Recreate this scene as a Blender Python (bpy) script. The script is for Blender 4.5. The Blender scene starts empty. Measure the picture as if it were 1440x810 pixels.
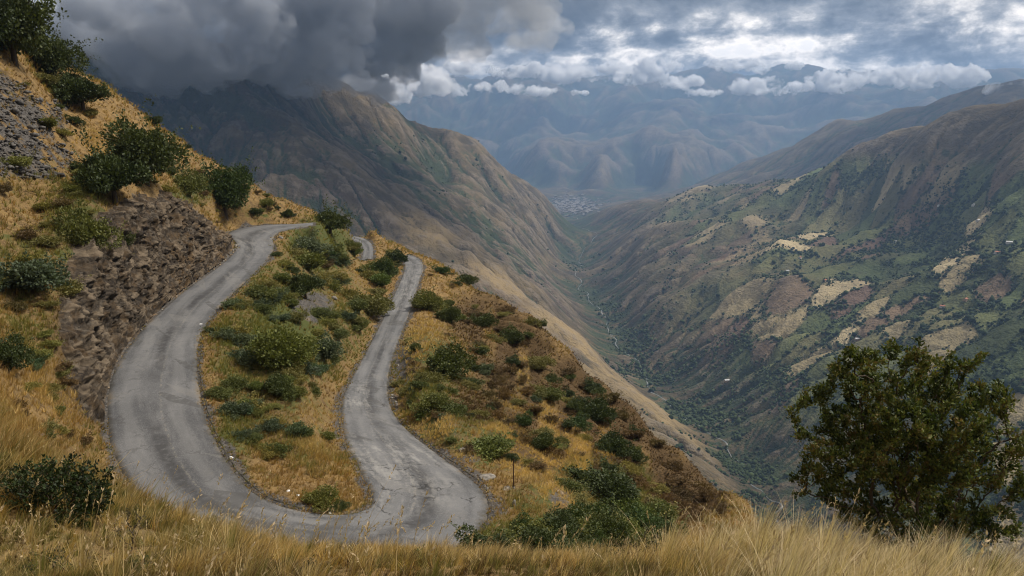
import bpy, bmesh, math, random, time
import numpy as np
from mathutils import Vector, Matrix
from mathutils.bvhtree import BVHTree

T0 = time.time()
def tick(s): print('[%.1fs] %s' % (time.time() - T0, s))

SC = bpy.context.scene
COL = SC.collection
RNG = np.random.default_rng(7)
random.seed(7)

# ------------------------------------------------------------------ camera
PITCH = math.radians(12.2)
LENS = 26.0
FPX = 1440 * LENS / 36.0            # focal length in photo pixels
cam_d = bpy.data.cameras.new('camera')
cam = bpy.data.objects.new('camera', cam_d)
COL.objects.link(cam)
cam.location = (0, 0, 0)
cam.rotation_euler = (math.pi / 2 - PITCH, 0, 0)
cam_d.lens = LENS
cam_d.sensor_width = 36.0
cam_d.clip_start = 0.1
cam_d.clip_end = 90000.0
SC.camera = cam

# ------------------------------------------------------------------ light
SUN_EL, SUN_AZ = math.radians(52.0), math.radians(72.0)     # azimuth clockwise from +Y (ahead, to the right)
sun_d = bpy.data.lights.new('sun', 'SUN')
sun_d.energy = 4.2
sun_d.angle = math.radians(11.0)
sun_d.color = (1.0, 0.93, 0.84)
sun = bpy.data.objects.new('sun', sun_d)
COL.objects.link(sun)
SUN_DIR = Vector((math.cos(SUN_EL) * math.sin(SUN_AZ), math.cos(SUN_EL) * math.cos(SUN_AZ), math.sin(SUN_EL)))
sun.rotation_euler = SUN_DIR.to_track_quat('Z', 'Y').to_euler()
sun.location = (0, 0, 3000)

vs = SC.view_settings
vs.view_transform = 'Standard'
vs.look = 'None'
vs.exposure = 0.45
vs.gamma = 1.0
vs.use_curve_mapping = False
cy = SC.cycles
cy.max_bounces = 10
cy.diffuse_bounces = 2
cy.glossy_bounces = 2
cy.transmission_bounces = 3
cy.volume_bounces = 8
cy.transparent_max_bounces = 48
cy.filter_width = 1.1
cy.use_denoising = True
cy.sample_clamp_indirect = 4.0
cy.use_adaptive_sampling = False
cy.adaptive_threshold = 0.01


# ------------------------------------------------------------------ node helper
class NT:
    """small helper for node trees"""
    def __init__(self, tree):
        self.t = tree; self.n = tree.nodes; self.l = tree.links
    def new(self, typ, **kw):
        n = self.n.new(typ)
        for k, v in kw.items():
            setattr(n, k, v)
        return n
    def put(self, sock, val):
        if isinstance(val, bpy.types.NodeSocket):
            self.l.new(val, sock)
        elif isinstance(val, (tuple, list)) and sock.type == 'RGBA' and len(val) == 3:
            sock.default_value = (*val, 1.0)
        else:
            sock.default_value = val
    def math(self, op, a, b=0.0, c=0.0, clamp=False):
        n = self.new('ShaderNodeMath', operation=op, use_clamp=clamp)
        self.put(n.inputs[0], a); self.put(n.inputs[1], b); self.put(n.inputs[2], c)
        return n.outputs[0]
    def mix(self, f, a, b, blend='MIX'):
        n = self.new('ShaderNodeMix', data_type='RGBA', blend_type=blend, clamp_factor=True)
        self.put(n.inputs[0], f); self.put(n.inputs[6], a); self.put(n.inputs[7], b)
        return n.outputs[2]
    def ramp(self, f, stops, interp='LINEAR'):
        n = self.new('ShaderNodeValToRGB')
        cr = n.color_ramp; cr.interpolation = interp
        while len(cr.elements) < len(stops):
            cr.elements.new(0.5)
        for e, (p, c) in zip(cr.elements, stops):
            e.position = p
            e.color = (c, c, c, 1) if isinstance(c, (int, float)) else (*c, 1)
        self.put(n.inputs[0], f)
        return n.outputs[0]
    def step(self, f, a, b):
        n = self.new('ShaderNodeMapRange', interpolation_type='SMOOTHSTEP', clamp=True)
        self.put(n.inputs[0], f); self.put(n.inputs[1], a); self.put(n.inputs[2], b)
        n.inputs[3].default_value = 0.0; n.inputs[4].default_value = 1.0
        return n.outputs[0]
    def noise(self, vec, scale, detail=4.0, rough=0.55, dist=0.0, out=0):
        n = self.new('ShaderNodeTexNoise')
        if vec is not None: self.l.new(vec, n.inputs['Vector'])
        n.inputs['Scale'].default_value = scale
        n.inputs['Detail'].default_value = detail
        n.inputs['Roughness'].default_value = rough
        n.inputs['Distortion'].default_value = dist
        return n.outputs[out]
    def voronoi(self, vec, scale, feature='F1', out='Distance', rand=1.0):
        n = self.new('ShaderNodeTexVoronoi', feature=feature)
        if vec is not None: self.l.new(vec, n.inputs['Vector'])
        n.inputs['Scale'].default_value = scale
        n.inputs['Randomness'].default_value = rand
        return n.outputs[out]
    def mapping(self, vec, scale=(1, 1, 1), rot=(0, 0, 0), loc=(0, 0, 0)):
        n = self.new('ShaderNodeMapping')
        self.l.new(vec, n.inputs['Vector'])
        n.inputs['Scale'].default_value = scale
        n.inputs['Rotation'].default_value = rot
        n.inputs['Location'].default_value = loc
        return n.outputs[0]
    def attr(self, name, out='Fac'):
        n = self.new('ShaderNodeAttribute', attribute_name=name)
        return n.outputs[out]
    def bump(self, h, strength=0.5, dist=0.1, normal=None):
        n = self.new('ShaderNodeBump')
        n.inputs['Strength'].default_value = strength
        n.inputs['Distance'].default_value = dist
        self.l.new(h, n.inputs['Height'])
        if normal is not None: self.l.new(normal, n.inputs['Normal'])
        return n.outputs[0]


def material(name):
    m = bpy.data.materials.new(name)
    m.use_nodes = True
    m.node_tree.nodes.clear()
    g = NT(m.node_tree)
    out = g.new('ShaderNodeOutputMaterial')
    return m, g, out


def principled(g, out, color, rough=0.9, normal=None, spec=0.25):
    b = g.new('ShaderNodeBsdfPrincipled')
    g.put(b.inputs['Base Color'], color)
    g.put(b.inputs['Roughness'], rough)
    b.inputs['Specular IOR Level'].default_value = spec
    if normal is not None: g.l.new(normal, b.inputs['Normal'])
    g.l.new(b.outputs[0], out.inputs['Surface'])
    return b


# ------------------------------------------------------------------ world: daylight sky behind a cloud deck
def build_world():
    w = bpy.data.worlds.new('World')
    SC.world = w
    w.use_nodes = True
    w.node_tree.nodes.clear()
    g = NT(w.node_tree)
    out = g.new('ShaderNodeOutputWorld')
    sky = g.new('ShaderNodeTexSky', sky_type='NISHITA')
    sky.sun_disc = False
    sky.sun_elevation = SUN_EL
    sky.sun_rotation = SUN_AZ
    sky.altitude = 3000
    skyc = g.mix(1.0, sky.outputs[0], (0.10, 0.10, 0.10), 'MULTIPLY')
    d = g.new('ShaderNodeTexCoord').outputs['Generated']
    sep = g.new('ShaderNodeSeparateXYZ'); g.l.new(d, sep.inputs[0])
    X, Y, Z = sep.outputs
    zc = g.math('MAXIMUM', Z, 0.0)
    # a cloud deck seen edge-on: long bands where it is far off, billows everywhere
    inv = g.math('DIVIDE', 1.0, g.math('ADD', zc, 0.07))
    cmb = g.new('ShaderNodeCombineXYZ')
    g.put(cmb.inputs[0], g.math('MULTIPLY', X, inv)); g.put(cmb.inputs[1], g.math('MULTIPLY', Y, inv))
    g.put(cmb.inputs[2], g.math('MULTIPLY', Z, 6.0))
    n_band = g.noise(cmb.outputs[0], 0.55, 6, 0.55, 0.5)
    n_big = g.noise(g.mapping(d, (1, 1, 2.4), loc=(3.1, 0.4, 1.7)), 4.2, 3, 0.5, 0.3)
    n_puff = g.noise(g.mapping(d, (1, 1, 1.9)), 8.5, 12, 0.60, 0.25)
    n_fine = g.noise(g.mapping(d, (1, 1, 1.6), loc=(5, 2, 1)), 26.0, 8, 0.62, 0.2)
    az = g.math('ARCTAN2', X, Y)                          # radians, + to the right
    el = g.math('ARCSINE', Z)
    # a rift of thin bright cloud over the valley, heavy cloud on the left and overhead
    a1 = g.math('MULTIPLY', g.step(az, -0.26, 0.06), g.math('SUBTRACT', 1.0, g.math('MULTIPLY', g.step(az, 0.40, 0.9), 0.3)))
    e1 = g.math('MULTIPLY', g.step(el, -0.02, 0.03), g.math('SUBTRACT', 1.0, g.math('MULTIPLY', g.step(el, 0.095, 0.17), 0.9)))
    rift = g.math('MULTIPLY', a1, e1)
    c0 = lambda n: g.math('SUBTRACT', n, 0.5)
    mixn = g.math('ADD', g.math('MULTIPLY', c0(n_big), 1.1), g.math('ADD', g.math('MULTIPLY', c0(n_puff), 1.8), g.math('ADD', g.math('MULTIPLY', c0(n_band), 0.9), g.math('MULTIPLY', c0(n_fine), 0.75))))
    t = g.math('ADD', g.math('MULTIPLY', mixn, g.math('ADD', 0.55, g.math('MULTIPLY', rift, 1.25))), g.math('ADD', 0.20, g.math('MULTIPLY', rift, 0.36)))
    col = g.ramp(t, [(0.0, (0.045, 0.054, 0.068)), (0.22, (0.088, 0.104, 0.128)), (0.42, (0.20, 0.228, 0.27)),
                     (0.60, (0.40, 0.435, 0.48)), (0.78, (0.85, 0.88, 0.91)), (1.0, (1.45, 1.45, 1.45))])
    # overhead (never in the picture) an evener, brighter overcast lights the slopes
    over = g.step(el, 0.22, 0.6)
    col = g.mix(over, col, (0.36, 0.385, 0.42))
    gap = g.step(t, 0.9, 1.2)
    col = g.mix(g.math('MULTIPLY', gap, 0.25), col, skyc)
    col = g.mix(1.0, col, (1.14, 1.02, 0.90), 'MULTIPLY')
    # below the horizon: dull ground bounce
    col = g.mix(g.step(Z, -0.08, -0.02), (0.06, 0.065, 0.07), col)
    bg = g.new('ShaderNodeBackground')
    g.put(bg.inputs[0], col); bg.inputs[1].default_value = 1.0
    g.l.new(bg.outputs[0], out.inputs['Surface'])
build_world()


# ------------------------------------------------------------------ geometry helpers
def pix(px, py, Y):
    """world point seen at photo pixel (px, py) at forward distance Y"""
    u = (px - 720.0) / FPX; v = (405.0 - py) / FPX
    dx, dy, dz = u, math.cos(PITCH) + v * math.sin(PITCH), -math.sin(PITCH) + v * math.cos(PITCH)
    t = Y / dy
    return np.array((dx * t, Y, dz * t))

def pix_z(px, py, z):
    u = (px - 720.0) / FPX; v = (405.0 - py) / FPX
    dx, dy, dz = u, math.cos(PITCH) + v * math.sin(PITCH), -math.sin(PITCH) + v * math.cos(PITCH)
    t = z / dz
    return np.array((dx * t, dy * t, z))

def ray(px, py):
    u = (px - 720.0) / FPX; v = (405.0 - py) / FPX
    return Vector((u, math.cos(PITCH) + v * math.sin(PITCH), -math.sin(PITCH) + v * math.cos(PITCH))).normalized()

_perm = np.random.default_rng(3).permutation(256).astype(np.int64)
_perm = np.concatenate([_perm, _perm, _perm])
_g3 = np.random.default_rng(5).normal(size=(256, 3)); _g3 /= np.linalg.norm(_g3, axis=1)[:, None]
def perlin(p):
    p = np.asarray(p, float)
    i = np.floor(p).astype(np.int64); f = p - i; i &= 255
    u = f * f * f * (f * (f * 6 - 15) + 10)
    def gr(a, b, c):
        h = _perm[_perm[_perm[(i[:, 0] + a) & 255] + ((i[:, 1] + b) & 255)] + ((i[:, 2] + c) & 255)]
        return ((_g3[h]) * (f - np.array((a, b, c)))).sum(1)
    lx = lambda b, c: gr(0, b, c) * (1 - u[:, 0]) + gr(1, b, c) * u[:, 0]
    ly = lambda c: lx(0, c) * (1 - u[:, 1]) + lx(1, c) * u[:, 1]
    return (ly(0) * (1 - u[:, 2]) + ly(1) * u[:, 2]) * 1.6
def fbm(p, octv=4, gain=0.5, lac=2.03, ridged=False):
    p = np.asarray(p, float); a = 1.0; s = 0.0; o = 0
    for k in range(octv):
        n = perlin(p + k * 17.3)
        if ridged: n = 1 - 2 * np.abs(n)
        s = s + a * n; o += a; a *= gain; p = p * lac
    return s / o
def sstep(a, b, x):
    t = np.clip((x - a) / (b - a), 0, 1); return t * t * (3 - 2 * t)

def rbf_fit(Q, w, c=0.02):
    n = len(Q)
    D = np.sqrt(((Q[:, None] - Q[None]) ** 2).sum(2) + c * c)
    A = np.zeros((n + 3, n + 3)); A[:n, :n] = D + np.eye(n) * 1e-6
    A[:n, n] = 1; A[:n, n + 1:] = Q; A[n, :n] = 1; A[n + 1:, :n] = Q.T
    s = np.linalg.solve(A, np.concatenate([w, np.zeros(3)]))
    return (Q, s, c)
def rbf_eval(m, q, chunk=20000):
    Q, s, c = m; n = len(Q); out = np.empty(len(q))
    for k in range(0, len(q), chunk):
        x = q[k:k + chunk]
        d2 = (x ** 2).sum(1)[:, None] + (Q ** 2).sum(1)[None] - 2 * x @ Q.T
        out[k:k + chunk] = np.sqrt(np.maximum(d2, 0) + c * c) @ s[:n] + s[n] + x @ s[n + 1:]
    return out

def mesh_obj(name, V, F, mat, parent=None, smooth=True, attrs=None, uv=None, colattr=None):
    """V (n,3), F (m,k) int array or list -> ONE linked mesh object"""
    me = bpy.data.meshes.new(name)
    V = np.asarray(V, np.float32)
    if isinstance(F, np.ndarray):
        k = F.shape[1]
        me.vertices.add(len(V)); me.vertices.foreach_set('co', V.ravel())
        me.loops.add(F.size); me.loops.foreach_set('vertex_index', F.ravel().astype(np.int32))
        me.polygons.add(len(F))
        me.polygons.foreach_set('loop_start', np.arange(0, F.size, k, dtype=np.int32))
        me.update(calc_edges=True)
    else:
        me.from_pydata(V.tolist(), [], F); me.update()
    if smooth:
        me.polygons.foreach_set('use_smooth', np.ones(len(me.polygons), bool))
    for nm, arr in (attrs or {}).items():
        a = me.attributes.new(nm, 'FLOAT', 'POINT'); a.data.foreach_set('value', np.asarray(arr, np.float32))
    for nm, arr in (colattr or {}).items():
        a = me.attributes.new(nm, 'FLOAT_COLOR', 'POINT')
        c = np.ones((len(V), 4), np.float32); c[:, :3] = arr; a.data.foreach_set('color', c.ravel())
    if uv is not None:
        l = me.uv_layers.new(name='UVMap')
        idx = np.empty(len(me.loops), np.int32); me.loops.foreach_get('vertex_index', idx)
        l.data.foreach_set('uv', np.asarray(uv, np.float32)[idx].ravel())
    for m in (mat if isinstance(mat, (list, tuple)) else [mat]):
        me.materials.append(m)
    o = bpy.data.objects.new(name, me); COL.objects.link(o)
    if parent is not None: o.parent = parent
    return o

def empty(name, loc=(0, 0, 0), rz=0.0, scale=1.0):
    o = bpy.data.objects.new(name, None); COL.objects.link(o)
    o.location = loc; o.rotation_euler = (0, 0, rz); o.scale = (scale,) * 3
    o.empty_display_size = 0.3
    return o

def tag(o, label=None, cat=None, group=None, kind=None):
    if label: o['label'] = label
    if cat: o['category'] = cat
    if group: o['group'] = group
    if kind: o['kind'] = kind
    return o

def grid_faces(nr, nc, wrap=False):
    i = np.arange(nr - 1)[:, None]; j = np.arange(nc if wrap else nc - 1)[None]
    j2 = (j + 1) % nc
    return np.stack([i * nc + j, i * nc + j2, (i + 1) * nc + j2, (i + 1) * nc + j], -1).reshape(-1, 4)
# ------------------------------------------------------------------ the road: both edges, laid out in 3-D
#           outer edge (px,py)   inner edge (px,py)    height
ROAD = [((440, 313), (440, 317), -19.4), ((415, 315), (415, 321), -19.6), ((380, 316), (392, 326), -19.8), ((345, 320), (383, 336), -20.0),
        ((322, 328), (384, 349), -20.15), ((334, 345), (374, 366), -20.3), ((323, 362), (352, 388), -20.5),
        ((298, 382), (327, 411), -20.7), ((264, 406), (301, 439), -20.95), ((229, 436), (281, 470), -21.2),
        ((194, 472), (275, 510), -21.5), ((167, 512), (278, 550), -21.8), ((154, 556), (290, 595), -22.1),
        ((155, 602), (310, 640), -22.4), ((166, 645), (336, 676), -22.65), ((192, 690), (371, 703), -22.9),
        ((240, 730), (420, 719), -23.1), ((310, 764), (472, 725), -23.3), ((400, 788), (500, 722), -23.55),
        ((490, 798), (515, 717), -23.8), ((570, 795), (524, 709), -24.1), ((640, 772), (526, 699), -24.4),
        ((678, 737), (519, 680), -24.7), ((684, 708), (510, 663), -25.0), ((672, 684), (500, 645), -25.3),
        ((644, 660), (490, 624), -25.8), ((609, 635), (485, 604), -26.4), ((579, 611), (482, 580), -27.2),
        ((557, 588), (483, 562), -28.0), ((546, 563), (489, 544), -29.0), ((545, 533), (501, 521), -30.2),
        ((553, 497), (516, 493), -31.6), ((568, 458), (535, 456), -32.0), ((580, 425), (550, 425), -32.4),
        ((589, 396), (563, 396), -32.7), ((595, 377), (569, 379), -32.9), ((590, 365), (568, 370), -33.0), ((576, 358), (560, 364), -33.0)]
STRAND = [((524, 364), (507, 366), -30.9), ((525, 352), (510, 355), -30.8), ((522, 342), (509, 348), -30.6), ((512, 335), (503, 341), -30.3), ((498, 332), (492, 336), -30.0)]

def catmull(P, n):
    P = np.asarray(P, float)
    E = np.vstack([2 * P[0] - P[1], P, 2 * P[-1] - P[-2]])
    seg = len(P) - 1
    t = np.linspace(0, seg, n); k = np.minimum(t.astype(int), seg - 1); f = (t - k)[:, None]
    a, b, c, d = E[k], E[k + 1], E[k + 2], E[k + 3]
    return 0.5 * (2 * b + (c - a) * f + (2 * a - 5 * b + 4 * c - d) * f ** 2 + (3 * b - a - 3 * c + d) * f ** 3)

def road_edges(rows, step):
    L = np.array([pix_z(*r[0], r[2]) for r in rows]); R = np.array([pix_z(*r[1], r[2]) for r in rows])
    dense = catmull((L + R) / 2, 60 * len(rows))
    ln = np.concatenate([[0], np.cumsum(np.linalg.norm(np.diff(dense, axis=0), axis=1))])
    n = int(ln[-1] / step)
    tt = np.interp(np.linspace(0, ln[-1], n), ln, np.linspace(0, 1, len(dense)))
    def samp(P):
        D = catmull(P, 60 * len(rows)); u = np.linspace(0, 1, len(D))
        D = np.stack([np.interp(tt, u, D[:, k]) for k in range(3)], 1)
        for _ in range(12): D[1:-1] = D[1:-1] * 0.5 + (D[:-2] + D[2:]) * 0.25
        return D
    return samp(L), samp(R), np.linspace(0, ln[-1], n)
RL, RR, RS = road_edges(ROAD, 0.4)
SL, SR, SS = road_edges(STRAND, 0.5)

# ------------------------------------------------------------------ the near spur: control points in 3-D
CP = []
def C(px, py, Y): CP.append(pix(px, py, Y))
def XYZ(x, y, z): CP.append(np.array((x, y, z), float))
for A, B in ((RL, RR), (SL, SR)):
    for k in range(0, len(A), 14):
        CP.append(A[k]); CP.append(B[k])
# the lip the photographer stands on
for p in ((0, 0, -1.7), (-3, 0, -1.3), (3, 0, -2.2), (-8, 0, -0.2), (8, 0, -4.5), (-16, 0, 3), (16, 0, -10), (0, -6, 0.2), (-10, -10, 5), (10, -10, -3),
          (-30, -10, 12), (0, -30, 8), (30, -20, -14), (-60, -20, 26), (0, -80, 22), (60, -20, -38), (-60, -80, 45), (-150, 0, 75), (150, 0, -110), (0, -200, 60)):
    XYZ(*p)
for px, py, Y in ((720, 800, 6.5), (500, 800, 7), (300, 800, 7), (120, 810, 7), (0, 820, 7), (900, 815, 7), (1100, 815, 8), (1290, 800, 12), (1440, 830, 12),
                  (250, 745, 11), (150, 700, 13), (60, 668, 15), (0, 640, 17), (380, 775, 10.5), (520, 778, 10.5), (700, 790, 10), (850, 795, 9), (1000, 770, 9.5), (1120, 770, 9.5), (1200, 795, 9.5)):
    C(px, py, Y)
for p in ((-6, 17, -11.2), (-12, 24, -14.8), (0, 18, -12.5), (0, 26, -20), (-7, 30, -21), (8, 18, -13), (10, 28, -21), (5, 34, -23.8), (16, 20, -17), (24, 24, -27), (14, 34, -26.5), (30, 40, -40),
          (24, 12, -16), (40, 20, -32), (60, 50, -62), (100, 60, -105)):
    XYZ(*p)
# left hillside below and beside the rock cut
for px, py, Y in ((0, 590, 35), (60, 610, 40), (120, 620, 46.5), (0, 520, 44), (70, 540, 51), (120, 560, 56), (0, 450, 55), (60, 450, 58), (0, 400, 60), (60, 380, 65),
                  (0, 330, 67), (50, 300, 76), (0, 250, 76), (60, 220, 88), (0, 180, 86), (60, 150, 102), (0, 130, 95), (100, 170, 114), (0, 60, 110), (50, 95, 122), (0, 20, 122)):
    C(px, py, Y)
# top of the cut
for px, py, Y in ((78, 470, 57), (80, 410, 63), (95, 345, 71), (135, 300, 80), (180, 275, 90), (225, 272, 101), (265, 292, 112), (300, 315, 126), (318, 322, 138)):
    C(px, py, Y)
# slope above the cut, up to the skyline
for px, py, Y in ((100, 250, 92), (150, 210, 112), (210, 235, 116), (260, 262, 124), (200, 180, 136), (300, 285, 137), (270, 225, 148), (340, 285, 152), (360, 300, 156), (400, 308, 160)):
    C(px, py, Y)
SKY_L = ((-60, -40, 135), (20, 12, 138), (100, 98, 143), (150, 125, 150), (200, 165, 156), (250, 200, 162), (300, 228, 167), (350, 255, 171), (400, 278, 175), (440, 297, 178), (480, 315, 188), (520, 325, 204),
         (565, 350, 212), (610, 376, 205), (650, 398, 190), (700, 428, 172), (750, 462, 156), (800, 505, 143), (850, 552, 130), (900, 600, 116), (960, 655, 102), (1005, 695, 92), (1045, 726, 84))
for px, py, Y in SKY_L:
    C(px, py, Y)
    p = pix(px, py, Y); r = np.hypot(p[0], p[1])
    for f, dz in ((1.12, 0.075), (1.35, 0.26), (1.9, 0.75), (3.2, 2.1)):
        XYZ(p[0] * f, p[1] * f, p[2] * f - dz * r)
XYZ(-200, 60, 75); XYZ(-260, 200, 60); XYZ(-120, 60, 44)
# hump between the two arms
for px, py, Y in ((400, 345, 136), (430, 340, 150), (470, 345, 166), (420, 375, 122), (450, 385, 131), (490, 372, 158), (540, 365, 182), (400, 420, 98), (440, 425, 106), (480, 410, 129), (515, 405, 144), (545, 400, 154),
                  (350, 440, 84), (380, 480, 77), (430, 480, 84), (470, 470, 95), (505, 460, 108), (525, 450, 118), (330, 520, 66), (390, 540, 63), (440, 540, 68), (478, 530, 79),
                  (340, 600, 55), (400, 610, 54), (450, 600, 58), (380, 665, 48), (430, 665, 48.5), (480, 665, 50), (470, 700, 46)):
    C(px, py, Y)
# shoulder and outer face right of the lower arm
for px, py, Y in ((600, 440, 128), (640, 440, 142), (680, 455, 148), (600, 490, 96), (640, 490, 104), (690, 500, 112), (740, 510, 124), (590, 550, 73), (640, 560, 78), (700, 560, 90), (760, 570, 102), (820, 570, 117),
                  (620, 610, 59), (680, 620, 61), (740, 630, 68), (800, 640, 80), (860, 630, 97), (920, 650, 98), (690, 660, 54), (730, 680, 50.5), (780, 700, 52), (850, 700, 67), (920, 710, 76), (980, 730, 79),
                  (700, 715, 47), (740, 735, 44), (800, 740, 47), (870, 750, 53), (950, 770, 58)):
    C(px, py, Y)
CP = np.array(CP)

def lp(x, y, r0=9.0):
    r = np.hypot(x, y) + 1e-9; k = np.log1p(r / r0) / r
    return np.stack([x * k, y * k], 1)
NEAR = rbf_fit(lp(CP[:, 0], CP[:, 1]), CP[:, 2], 0.025)

from mathutils.kdtree import KDTree
def road_index(A, B, nu=15):
    u = np.linspace(0, 1, nu)
    P = A[:, None] * (1 - u[None, :, None]) + B[:, None] * u[None, :, None]
    kd = KDTree(len(A) * nu)
    for i, p in enumerate(P.reshape(-1, 3)): kd.insert((p[0], p[1], 0.0), i)
    kd.balance()
    return A, B, P.reshape(-1, 3), kd, nu
ROAD_IX = road_index(RL, RR); STRAND_IX = road_index(SL, SR)

def poly_dist(x, y, ix):
    """metres outside the road edge (negative inside), road height there, station, side (-1 outer, +1 inner)"""
    A, B, P, kd, nu = ix
    e = np.full(len(x), 1e9); zz = np.zeros(len(x)); ki = np.zeros(len(x), int); sd = np.zeros(len(x))
    m = np.where((x > P[:, 0].min() - 12) & (x < P[:, 0].max() + 12) & (y > P[:, 1].min() - 12) & (y < P[:, 1].max() + 12))[0]
    if not len(m): return e, zz, ki, sd
    near = np.array([kd.find((px, py, 0.0))[1] for px, py in zip(x[m].tolist(), y[m].tolist())])
    k, u = near // nu, near % nu
    d = np.hypot(x[m] - P[near, 0], y[m] - P[near, 1])
    k0 = np.clip(k, 1, len(A) - 2)
    def edge(E, inward):
        t = E[k0 + 1, :2] - E[k0 - 1, :2]; t /= np.linalg.norm(t, axis=1)[:, None] + 1e-9
        nrm = np.stack([-t[:, 1], t[:, 0]], 1)
        nrm *= np.sign((nrm * inward).sum(1))[:, None]
        dv = np.stack([x[m], y[m]], 1) - E[k, :2]
        return -(dv * nrm).sum(1)
    ac = B[k0, :2] - A[k0, :2]
    ea, eb = edge(A, ac), edge(B, -ac)
    ee = np.where(u == 0, ea, np.where(u == nu - 1, eb, np.maximum(ea, eb)))
    edge_hit = (u == 0) | (u == nu - 1)
    ee = np.where(edge_hit, np.where(ee > -0.35, np.maximum(ee, np.where(d > 0.8, d, -9)), -0.1), np.minimum(ee, -0.02))
    end = ((k == 0) | (k == len(A) - 1)) & (d > 0.7)
    ee = np.where(end, np.maximum(ee, d), ee)
    e[m] = ee; zz[m] = P[near, 2]; ki[m] = k; sd[m] = np.where(u < nu / 2, -1, 1)
    return e, zz, ki, sd

def near_height(x, y, detail=True):
    z = rbf_eval(NEAR, lp(x, y))
    r = np.hypot(x, y)
    e1, z1, k1, s1 = poly_dist(x, y, ROAD_IX)
    e2, z2, k2, s2 = poly_dist(x, y, STRAND_IX)
    w2 = e2 < e1
    e = np.where(w2, e2, e1); zr = np.where(w2, z2, z1)
    if detail:
        p = np.stack([x, y, z * 0.6], 1)
        amp = sstep(1.0, 6.0, e)
        z = z + amp * sstep(6, 30, r) * (fbm(p / 16.0, 4, 0.5) * 1.1 * sstep(20, 60, r) + fbm(p / 4.0 + 9, 3, 0.55) * 0.38)
        # the outer face below the lower road is cut by gullies running down the fall line
        face = sstep(4, 16, e) * sstep(-0.10, 0.02, x / np.maximum(y, 1)) * sstep(38, 70, r) * (y > 0)
        gq = np.stack([(x * 0.45 + y * 0.89) / 15.0, (x * 0.89 - y * 0.45) / 60.0, z * 0], 1)
        z = z + face * (fbm(gq + fbm(p / 20.0, 2)[:, None] * 0.5, 4, 0.5, ridged=True) - 0.15) * 3.6
        z = z + sstep(3, 12, r) * sstep(0.2, 2.0, e) * fbm(p / 1.1 + 31, 3, 0.55) * 0.13
    b = sstep(0.25, 3.2, e)
    rough = fbm(np.stack([x, y, z * 0], 1) / 0.9, 2) * 0.05 if detail else 0
    z = (zr - 0.09 + rough * (e > 0) + 0.10 * sstep(0.0, 0.5, e)) * (1 - b) + z * b
    return z, e, np.where(w2, 9999, k1), np.where(w2, s2, s1)

def build_near():
    fine = np.radians(np.arange(-46, 46.01, 0.115))
    coarse = np.radians(np.concatenate([np.arange(47.5, 180, 3.0), np.arange(-180, -46.5, 3.0)]))
    az = np.concatenate([fine, coarse])
    r = np.concatenate([np.geomspace(0.6, 8, 60)[:-1], np.geomspace(8, 36, 120)[:-1], np.geomspace(36, 130, 290)[:-1], np.geomspace(130, 240, 120)[:-1], np.geomspace(240, 420, 30)])
    Rg, Ag = np.meshgrid(r, az, indexing='ij')
    x = (Rg * np.sin(Ag)).ravel(); y = (Rg * np.cos(Ag)).ravel()
    z, e, k, s = near_height(x, y)
    V = np.stack([x, y, z], 1)
    F = grid_faces(len(r), len(az), True)
    return V, F, e, k, s, len(r), len(az), len(fine)
NV, NF, NE, NK, NS_, NR_, NA_, NFINE = build_near()
tick('near terrain %d' % len(NV))
# ------------------------------------------------------------------ the valley and the ranges
FCP = []
def FC(px, py, Y): FCP.append(pix(px, py, Y))
def FX(x, y, z): FCP.append(np.array((x, y, z), float))
RIVER = [(1160, 800, 1260), (1100, 742, 1450), (1050, 664, 1720), (995, 598, 2020), (925, 540, 2430), (868, 470, 3060), (828, 420, 3750), (808, 370, 4800), (800, 330, 6200), (802, 305, 7700), (792, 285, 9400), (770, 268, 11200)]
for p in RIVER: FC(*p)
# left massif: skyline, the spurs in front of it, the hollows between
for p in ((-250, -20, 3000), (-60, 10, 2900), (120, 40, 2900), (220, 70, 2950), (320, 98, 3000), (370, 118, 3150), (430, 122, 3500), (480, 138, 3800), (560, 166, 4200), (640, 205, 4700), (700, 236, 5100), (760, 282, 5600), (793, 322, 6000),
          (250, 150, 2800), (400, 175, 2850), (440, 205, 2750), (520, 270, 2600), (590, 328, 2480), (660, 378, 2380), (760, 450, 2240), (850, 520, 2080), (930, 585, 1880), (1000, 655, 1640), (1050, 720, 1470),
          (470, 200, 3500), (560, 255, 3500), (640, 300, 3450), (720, 360, 3350), (800, 430, 3150), (860, 490, 2800), (910, 545, 2400), (960, 598, 2050),
          (620, 240, 4300), (700, 300, 4250), (770, 370, 4150),
          (300, 250, 2450), (420, 320, 2150), (560, 420, 1950), (700, 520, 1750), (820, 600, 1550), (920, 700, 1320)):
    FC(*p)
for p in ((-1600, 600, -60), (-900, 460, -230), (-300, 430, -300), (0, 430, -330), (200, 440, -380), (450, 450, -450), (-200, 800, -420), (100, 800, -540), (400, 850, -700), (-800, 1100, -250), (-1500, 1400, 0),
          (-2600, 4600, 0), (-2200, 5200, -200), (-3500, 4200, 250), (-1500, 6500, -500), (-3000, 7500, -500), (-1200, 8800, -860), (-2500, 10500, -900), (-1800, 12800, -900), (-900, 11500, -900), (-5000, 9000, -500), (-6000, 12000, -800)):
    FX(*p)
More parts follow.
